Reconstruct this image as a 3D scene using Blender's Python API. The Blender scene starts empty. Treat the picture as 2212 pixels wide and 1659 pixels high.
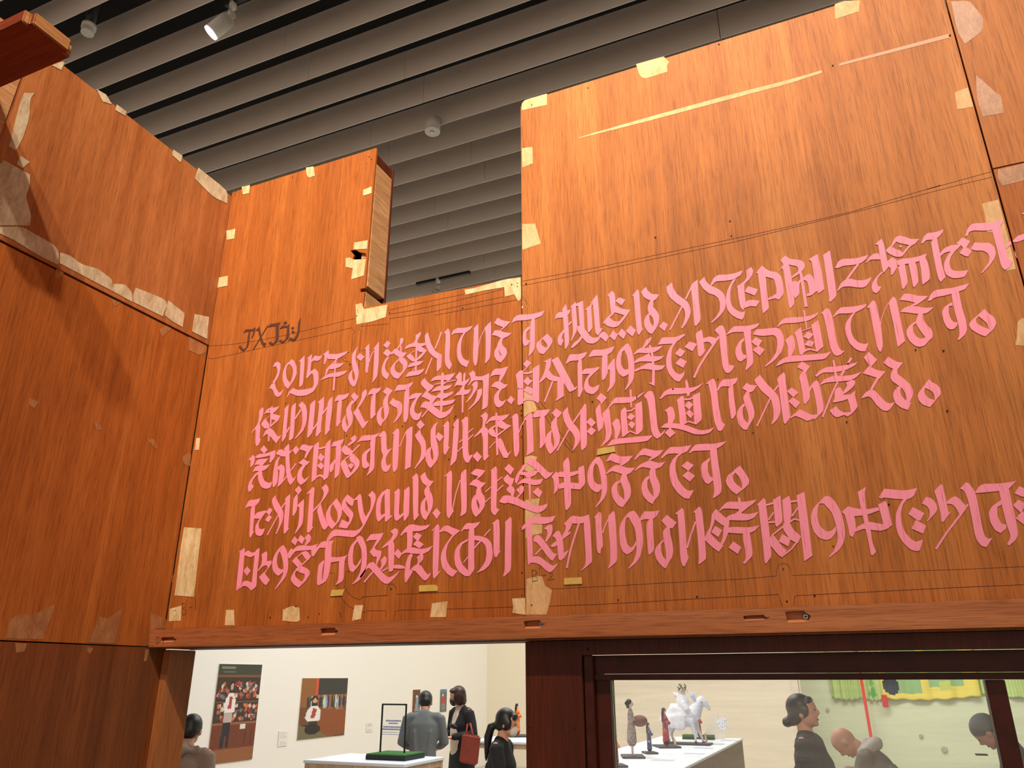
import bpy, bmesh, math, random
import numpy as np
from mathutils import Vector, Matrix, geometry

random.seed(7)
sc = bpy.context.scene
COL = sc.collection
EYE = 1.8                      # camera height above the floor
# ------------------------------------------------------------------ camera
F = 1644.05
YAW, PITCH, ROLL = [math.radians(a) for a in (-23.3725, 21.1068, -0.1805)]
fw = Vector((math.sin(YAW)*math.cos(PITCH), math.cos(YAW)*math.cos(PITCH), math.sin(PITCH)))
r0 = Vector((math.cos(YAW), -math.sin(YAW), 0)); u0 = r0.cross(fw)
rt = r0*math.cos(ROLL) + u0*math.sin(ROLL)
up = -r0*math.sin(ROLL) + u0*math.cos(ROLL)
cam = bpy.data.cameras.new('camera'); co = bpy.data.objects.new('camera', cam); COL.objects.link(co)
cam.sensor_width = 36; cam.lens = F/2212*36; cam.clip_start = 0.05; cam.clip_end = 200
co.matrix_world = Matrix(((rt.x, up.x, -fw.x, 0), (rt.y, up.y, -fw.y, 0), (rt.z, up.z, -fw.z, EYE), (0, 0, 0, 1)))
sc.camera = co
# ------------------------------------------------------------------ world, exposure, lights
sc.view_settings.view_transform = 'Standard'; sc.view_settings.look = 'None'
sc.view_settings.exposure = 0; sc.view_settings.gamma = 1; sc.view_settings.use_curve_mapping = False
w = bpy.data.worlds.new('world'); sc.world = w; w.use_nodes = True
w.node_tree.nodes['Background'].inputs[0].default_value = (1.0, 0.84, 0.70, 1)
w.node_tree.nodes['Background'].inputs[1].default_value = 0.66
def spot(name, loc, aim, power, size=40, blend=.6, col=(1, 1, 1), rad=.05):
    l = bpy.data.lights.new(name, 'SPOT'); l.energy = power; l.spot_size = math.radians(size); l.spot_blend = blend
    l.color = col; l.shadow_soft_size = rad
    o = bpy.data.objects.new(name, l); COL.objects.link(o); o.location = loc
    o.rotation_euler = (Vector(aim)-Vector(loc)).to_track_quat('-Z', 'Y').to_euler(); return o
def area(name, loc, aim, power, sx, sy, col=(1, 1, 1)):
    l = bpy.data.lights.new(name, 'AREA'); l.energy = power; l.shape = 'RECTANGLE'; l.size = sx; l.size_y = sy; l.color = col
    o = bpy.data.objects.new(name, l); COL.objects.link(o); o.location = loc
    o.rotation_euler = (Vector(aim)-Vector(loc)).to_track_quat('-Z', 'Y').to_euler(); return o
WARM = (1.0, .86, .69)
# two exhibition spots on the ceiling track behind the viewer, raking the plywood walls
spot('wall_spot_light', (1.0, -2.3, 6.2), (.5, 1.38, 3.6), 1150, 34, 1.0, WARM, .06)
spot('wall_spot_light', (.3, -2.3, 6.2), (-.9, 1.38, 3.55), 1750, 32, 1.0, WARM, .06)
spot('wall_spot_light', (1.1, -1.7, 6.2), (-1.3, 1.1, 2.6), 800, 52, 1.0, WARM, .06)  # broad fill spot, added to brighten the left wall and lower sheets
# gallery beyond the openings: unseen area lights added to brighten the rooms
area('gallery_fill', (-5.6, 9.5, 6.1), (-7.2, 9.5, 0), 360, 1.2, 9, (1, .95, .87))
area('gallery_fill', (-3.2, 14.2, 6.1), (-3.6, 15.8, 0), 190, 6, 1.2, (1, .94, .84))
area('gallery_fill', (1.5, 15.4, 6.1), (1.5, 18.6, 0), 300, 6, 1.2, (1, .98, .86))
area('gallery_fill', (-2.6, 7.5, 6.1), (-2.6, 9.5, 0), 170, 2.0, 2.0, (.93, .97, 1))

# ------------------------------------------------------------------ picking helpers (a ray of the photograph met with a real plane)
def ray(x, y): return fw*F + rt*(x-1106) - up*(y-829.5)
O = Vector((0, 0, EYE))
def onY(x, y, Y): d = ray(x, y); return O + d*(Y/d.y)
def onX(x, y, X): d = ray(x, y); return O + d*(X/d.x)
def onZ(x, y, Z): d = ray(x, y); return O + d*(Z/d.z)       # Z relative to the eye

# ------------------------------------------------------------------ object helpers
def tag(o, label=None, cat=None, group=None, kind=None):
    if label: o['label'] = label
    if cat: o['category'] = cat
    if group: o['group'] = group
    if kind: o['kind'] = kind
    return o
def link(name, me, mat=None, parent=None, smooth=False):
    o = bpy.data.objects.new(name, me); COL.objects.link(o)
    if mat and not me.materials: me.materials.append(mat)
    if parent:
        o.parent = parent
        if parent.type == 'EMPTY' or parent.location.length > 0: o.matrix_parent_inverse = parent.matrix_basis.inverted()
    if smooth: me.shade_smooth()
    return o
def empty(name, loc, rz=0):
    o = bpy.data.objects.new(name, None); COL.objects.link(o); o.location = loc; o.rotation_euler = (0, 0, rz)
    o.empty_display_size = .1; return o
def pyobj(name, v, f, mat, parent=None, smooth=False):
    me = bpy.data.meshes.new(name); me.from_pydata([tuple(p) for p in v], [], f); me.update()
    return link(name, me, mat, parent, smooth)
def bev_box(bm, x0, x1, y0, y1, z0, z1, b=0.0):
    t = bmesh.new(); bmesh.ops.create_cube(t, size=1)
    for v in t.verts:
        v.co = Vector(((x0+x1)/2+v.co.x*(x1-x0), (y0+y1)/2+v.co.y*(y1-y0), (z0+z1)/2+v.co.z*(z1-z0)))
    if b: bmesh.ops.bevel(t, geom=t.edges[:], offset=b, segments=2, affect='EDGES', clamp_overlap=True)
    me = bpy.data.meshes.new('t'); t.to_mesh(me); t.free(); bm.from_mesh(me); bpy.data.meshes.remove(me)
def boxes(name, L, mat, parent=None, b=0.0):
    bm = bmesh.new()
    for q in L: bev_box(bm, *q, b=b)
    me = bpy.data.meshes.new(name); bm.to_mesh(me); bm.free()
    return link(name, me, mat, parent)
def prism(name, loops, fmap, w0, w1, mat, parent=None):
    """flat sheet with holes. loops: 2-D outline then holes; fmap(u, v, w) -> xyz"""
    tri = geometry.tessellate_polygon([[Vector((p[0], p[1], 0)) for p in l] for l in loops])
    flat = [p for l in loops for p in l]; n = len(flat)
    v = [fmap(p[0], p[1], w0) for p in flat] + [fmap(p[0], p[1], w1) for p in flat]
    f = [tuple(t) for t in tri] + [tuple(i+n for i in reversed(t)) for t in tri]
    k = 0
    for l in loops:
        m = len(l)
        for i in range(m):
            a, b = k+i, k+(i+1) % m; f.append((a, b, b+n, a+n))
        k += m
    me = bpy.data.meshes.new(name); me.from_pydata([tuple(p) for p in v], [], f); me.update()
    bm = bmesh.new(); bm.from_mesh(me); bmesh.ops.recalc_face_normals(bm, faces=bm.faces); bm.to_mesh(me); bm.free()
    return link(name, me, mat, parent)
FY = lambda u, v, w: (u, w, v)
FX = lambda u, v, w: (w, u, v)

# ------------------------------------------------------------------ materials
def s2l(c): return tuple((x/255/12.92 if x/255 <= .04045 else ((x/255+.055)/1.055)**2.4) for x in c)
class NT:
    def __init__(s, name):
        s.m = bpy.data.materials.new(name); s.m.use_nodes = True; s.t = s.m.node_tree; s.b = s.t.nodes['Principled BSDF']
        s.out = s.t.nodes['Material Output']
    def n(s, k, **kw):
        x = s.t.nodes.new(k)
        for a, b in kw.items(): setattr(x, a, b)
        return x
    def l(s, a, b): s.t.links.new(a, b)
    def coord(s, scale):
        t = s.n('ShaderNodeTexCoord'); m = s.n('ShaderNodeMapping'); s.l(t.outputs['Object'], m.inputs[0]); m.inputs['Scale'].default_value = scale
        return m.outputs[0]
    def noise(s, scale, sc_=1, detail=4, rough=.6, dist=0):
        x = s.n('ShaderNodeTexNoise'); x.inputs['Scale'].default_value = sc_; x.inputs['Detail'].default_value = detail
        x.inputs['Roughness'].default_value = rough; x.inputs['Distortion'].default_value = dist
        s.l(s.coord(scale), x.inputs['Vector']); return x.outputs[0]
    def ramp(s, inp, stops):
        r = s.n('ShaderNodeValToRGB'); e = r.color_ramp.elements
        while len(e) < len(stops): e.new(.5)
        for k, (p, c) in zip(e, stops): k.position = p; k.color = (*c, 1) if len(c) == 3 else c
        s.l(inp, r.inputs[0]); return r.outputs[0]
    def mix(s, a, b, fac, mode='MIX'):
        x = s.n('ShaderNodeMix', data_type='RGBA', blend_type=mode)
        for v, k in ((fac, 0), (a, 6), (b, 7)):
            if isinstance(v, (int, float)): x.inputs[k].default_value = v
            elif isinstance(v, tuple): x.inputs[k].default_value = (*v, 1)
            else: s.l(v, x.inputs[k])
        return x.outputs[2]
    def bump(s, h, strength, dist=.002):
        b = s.n('ShaderNodeBump'); b.inputs['Strength'].default_value = strength; b.inputs['Distance'].default_value = dist
        s.l(h, b.inputs['Height']); s.l(b.outputs[0], s.b.inputs['Normal'])
def flat(name, c, rough=.6, metal=0, noise=.0):
    k = NT(name); c = s2l(c)
    if noise:
        col = k.mix(tuple(x*(1-noise) for x in c), tuple(min(1, x*(1+noise)) for x in c), k.noise((30, 30, 30), 1, 5)); k.l(col, k.b.inputs['Base Color'])
    else: k.b.inputs['Base Color'].default_value = (*c, 1)
    k.b.inputs['Roughness'].default_value = rough; k.b.inputs['Metallic'].default_value = metal
    return k.m
def wood(name, dark, mid, light, rough=.5, g=(1, 1, 1), streak=1.0, coat=0.0, grime=.35, off=0):
    """grain runs along the axis whose g is small"""
    k = NT(name); d, m, l = s2l(dark), s2l(mid), s2l(light)
    gx, gy, gz = g
    broad = k.noise((14*gx, 14*gy, 14*gz), 1, 4, .6, .6)
    mids = k.noise((70*gx, 70*gy, 70*gz), 1, 5, .65, .3)
    fine = k.noise((520*gx, 520*gy, 520*gz), 1, 2, .6)
    base = k.ramp(broad, [(.28, d), (.5, m), (.75, l)])
    st = k.ramp(mids, [(.3, (.60, .55, .50)), (.55, (.98, .98, .98)), (.8, (1.16, 1.14, 1.1))])
    c1 = k.mix(base, st, .55*streak, 'MULTIPLY')
    fi = k.ramp(fine, [(.34, (.52, .46, .42)), (.5, (1, 1, 1)), (.7, (1.15, 1.12, 1.08))])
    c2 = k.mix(c1, fi, .6, 'MULTIPLY')
    gr = k.ramp(k.noise((2.6, 2.6, 2.2), 1, 6, .68, .9), [(.30, (1, 1, 1)), (.5, (.9, .88, .86)), (.66, (.60, .56, .52))])
    c3 = k.mix(c2, gr, grime, 'MULTIPLY')
    k.l(c3, k.b.inputs['Base Color'])
    k.b.inputs['Roughness'].default_value = rough; k.b.inputs['Specular IOR Level'].default_value = .25; k.b.inputs['Coat Weight'].default_value = coat; k.b.inputs['Coat Roughness'].default_value = .3
    k.bump(fine, .35, .0008)
    return k.m
GV = (1, 1, .035)     # vertical grain
GH = (.035, 1, 1)     # grain along x
M = {}
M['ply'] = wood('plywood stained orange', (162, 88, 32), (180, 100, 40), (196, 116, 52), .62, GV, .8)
M['ply2'] = wood('plywood stained orange, pale', (168, 98, 44), (188, 112, 52), (204, 130, 66), .6, GV, .7)
M['plyL'] = wood('plywood stained red brown', (156, 88, 44), (182, 110, 60), (200, 130, 78), .5, GV, .9, .1, .4)
M['plyD'] = wood('brown plywood darkened for shade', (74, 28, 10), (90, 36, 14), (106, 46, 20), .5, GV, .9, .1, .4)  # brown wood, its base colour darkened further for the shade under the rail
M['qC'] = wood('plywood dull brown', (112, 58, 24), (134, 72, 32), (150, 86, 42), .5, GV, .9, .1, .4)
M['rail'] = wood('planed softwood rail', (158, 86, 46), (186, 110, 66), (208, 136, 88), .5, GH, .8, .05, .3)
M['frame'] = wood('red frame wood darkened for shade', (52, 14, 5), (64, 18, 7), (78, 26, 11), .5, (.05, 1, .05), .5, .1, .2)  # frame colour darkened as well, to deepen the shade around the window
M['stud'] = wood('rough sawn pale wood', (176, 120, 76), (206, 152, 104), (224, 176, 128), .85, (1, .05, 1), 1.3, 0, .25)
M['cut'] = flat('fresh cut wood', (222, 140, 92), .8, 0, .15)
M['plank'] = wood('thick stained plank', (112, 44, 22), (140, 60, 30), (160, 78, 42), .55, GH, .8, .1, .3)
M['plankend'] = wood('sawn plank end', (150, 92, 50), (186, 126, 76), (212, 158, 104), .85, (1, .03, 1), 1.3, 0, .1)
def paper(name, a, b, rough=.75, rag=.5):
    k = NT(name); n1 = k.noise((60, 60, 22), 1, 6, .7, .4); n2 = k.noise((260, 260, 120), 1, 4, .7)
    c = k.mix(k.ramp(n1, [(.34, s2l(a)), (.62, s2l(b))]), k.ramp(n2, [(.3, (.72, .66, .58)), (.55, (1, 1, 1))]), rag, 'MULTIPLY')
    k.l(c, k.b.inputs['Base Color']); k.b.inputs['Roughness'].default_value = rough; k.bump(n2, .4, .001); return k.m
M['paper'] = paper('torn paper residue', (206, 168, 112), (238, 212, 164))
M['bare'] = paper('bare unstained wood patch', (206, 158, 104), (230, 188, 136), .7, .35)
M['paperw'] = paper('crumpled backing paper', (184, 160, 126), (220, 202, 170), .6)
M['glaze'] = paper('varnished paper patch', (150, 92, 50), (184, 126, 80), .5, .6)
M['tape'] = paper('yellow masking tape', (206, 170, 84), (222, 188, 102), .5, .15)
M['glue'] = flat('dried glue line', (176, 110, 50), .5)
M['ink'] = flat('pencil and pen line', (60, 26, 14), .8)
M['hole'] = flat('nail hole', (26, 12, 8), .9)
k = NT('pink brush paint'); n1 = k.noise((520, 520, 18), 1, 2, .6)
k.l(k.ramp(n1, [(.28, s2l((206, 96, 112))), (.40, s2l((252, 146, 170))), (.8, s2l((255, 156, 182)))]), k.b.inputs['Base Color'])
k.b.inputs['Roughness'].default_value = .6; M['pink'] = k.m
M['brown'] = flat('dark brown brush paint', (84, 44, 30), .6)
M['steel'] = flat('zinc screw', (190, 186, 176), .35, .9)
M['white'] = flat('white painted wall', (236, 232, 224), .8)
M['cream'] = flat('cream painted wall', (232, 222, 200), .8)
M['tintwall'] = flat('white wall tinted by green bounce', (214, 222, 192), .8)  # green light bounced from the cloths is put into the wall colour
M['floor'] = flat('grey gallery floor', (186, 180, 172), .6, 0, .05)
M['black'] = flat('black plenum', (10, 9, 9), .9)
M['slat'] = flat('grey ceiling baffle', (226, 212, 200), .8)
M['wtop'] = flat('white laminate top', (226, 234, 244), .4)
M['birch'] = wood('pale birch leg', (186, 150, 118), (206, 172, 140), (220, 190, 160), .5, (1, 1, .05), .6, 0, .1)
M['plinth'] = wood('brown veneer plinth', (112, 84, 64), (128, 98, 76), (142, 112, 88), .5, (.05, .05, 1), .6, 0, .1)
M['post'] = flat('cream door post', (226, 216, 196), .6)
k = NT('vertex print'); a = k.n('ShaderNodeVertexColor'); a.layer_name = 'Col'; k.l(a.outputs[0], k.b.inputs['Base Color']); k.b.inputs['Roughness'].default_value = .45; M['print'] = k.m
k = NT('dusty window glass')
tr = k.n('ShaderNodeBsdfTransparent'); gl = k.n('ShaderNodeBsdfGlossy'); gl.inputs['Roughness'].default_value = .03
df = k.n('ShaderNodeBsdfDiffuse'); df.inputs[0].default_value = (.85, .85, .82, 1)
fr = k.n('ShaderNodeFresnel'); fr.inputs[0].default_value = 1.35
m1 = k.n('ShaderNodeMixShader'); k.l(fr.outputs[0], m1.inputs[0]); k.l(tr.outputs[0], m1.inputs[1]); k.l(gl.outputs[0], m1.inputs[2])
hz = k.ramp(k.noise((3, 3, 40), 1, 6, .7, .5), [(.35, (.03, .03, .03)), (.75, (.16, .16, .16))])
m2 = k.n('ShaderNodeMixShader'); k.l(hz, m2.inputs[0]); k.l(m1.outputs[0], m2.inputs[1]); k.l(df.outputs[0], m2.inputs[2])
k.l(m2.outputs[0], k.out.inputs[0]); M['glass'] = k.m
k = NT('clear acrylic'); tr = k.n('ShaderNodeBsdfTransparent'); gl = k.n('ShaderNodeBsdfGlossy'); gl.inputs['Roughness'].default_value = .03; m1 = k.n('ShaderNodeMixShader'); m1.inputs[0].default_value = .05; k.l(tr.outputs[0], m1.inputs[1]); k.l(gl.outputs[0], m1.inputs[2]); k.l(m1.outputs[0], k.out.inputs[0]); M['clear'] = k.m
def emis(name, c, s):
    k = NT(name); k.b.inputs['Emission Color'].default_value = (*c, 1); k.b.inputs['Emission Strength'].default_value = s; return k.m
M['lamp'] = emis('lit lamp face', (.95, .93, 1), 14)
M['lampwhite'] = flat('white lamp housing', (206, 198, 188), .45)
M['track'] = flat('black lighting track', (14, 12, 12), .5)
SK = flat('skin', (206, 150, 124), .55); HAIR = flat('black hair', (22, 18, 20), .45); HAIRB = flat('dark brown hair', (50, 26, 20), .45)
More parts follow.
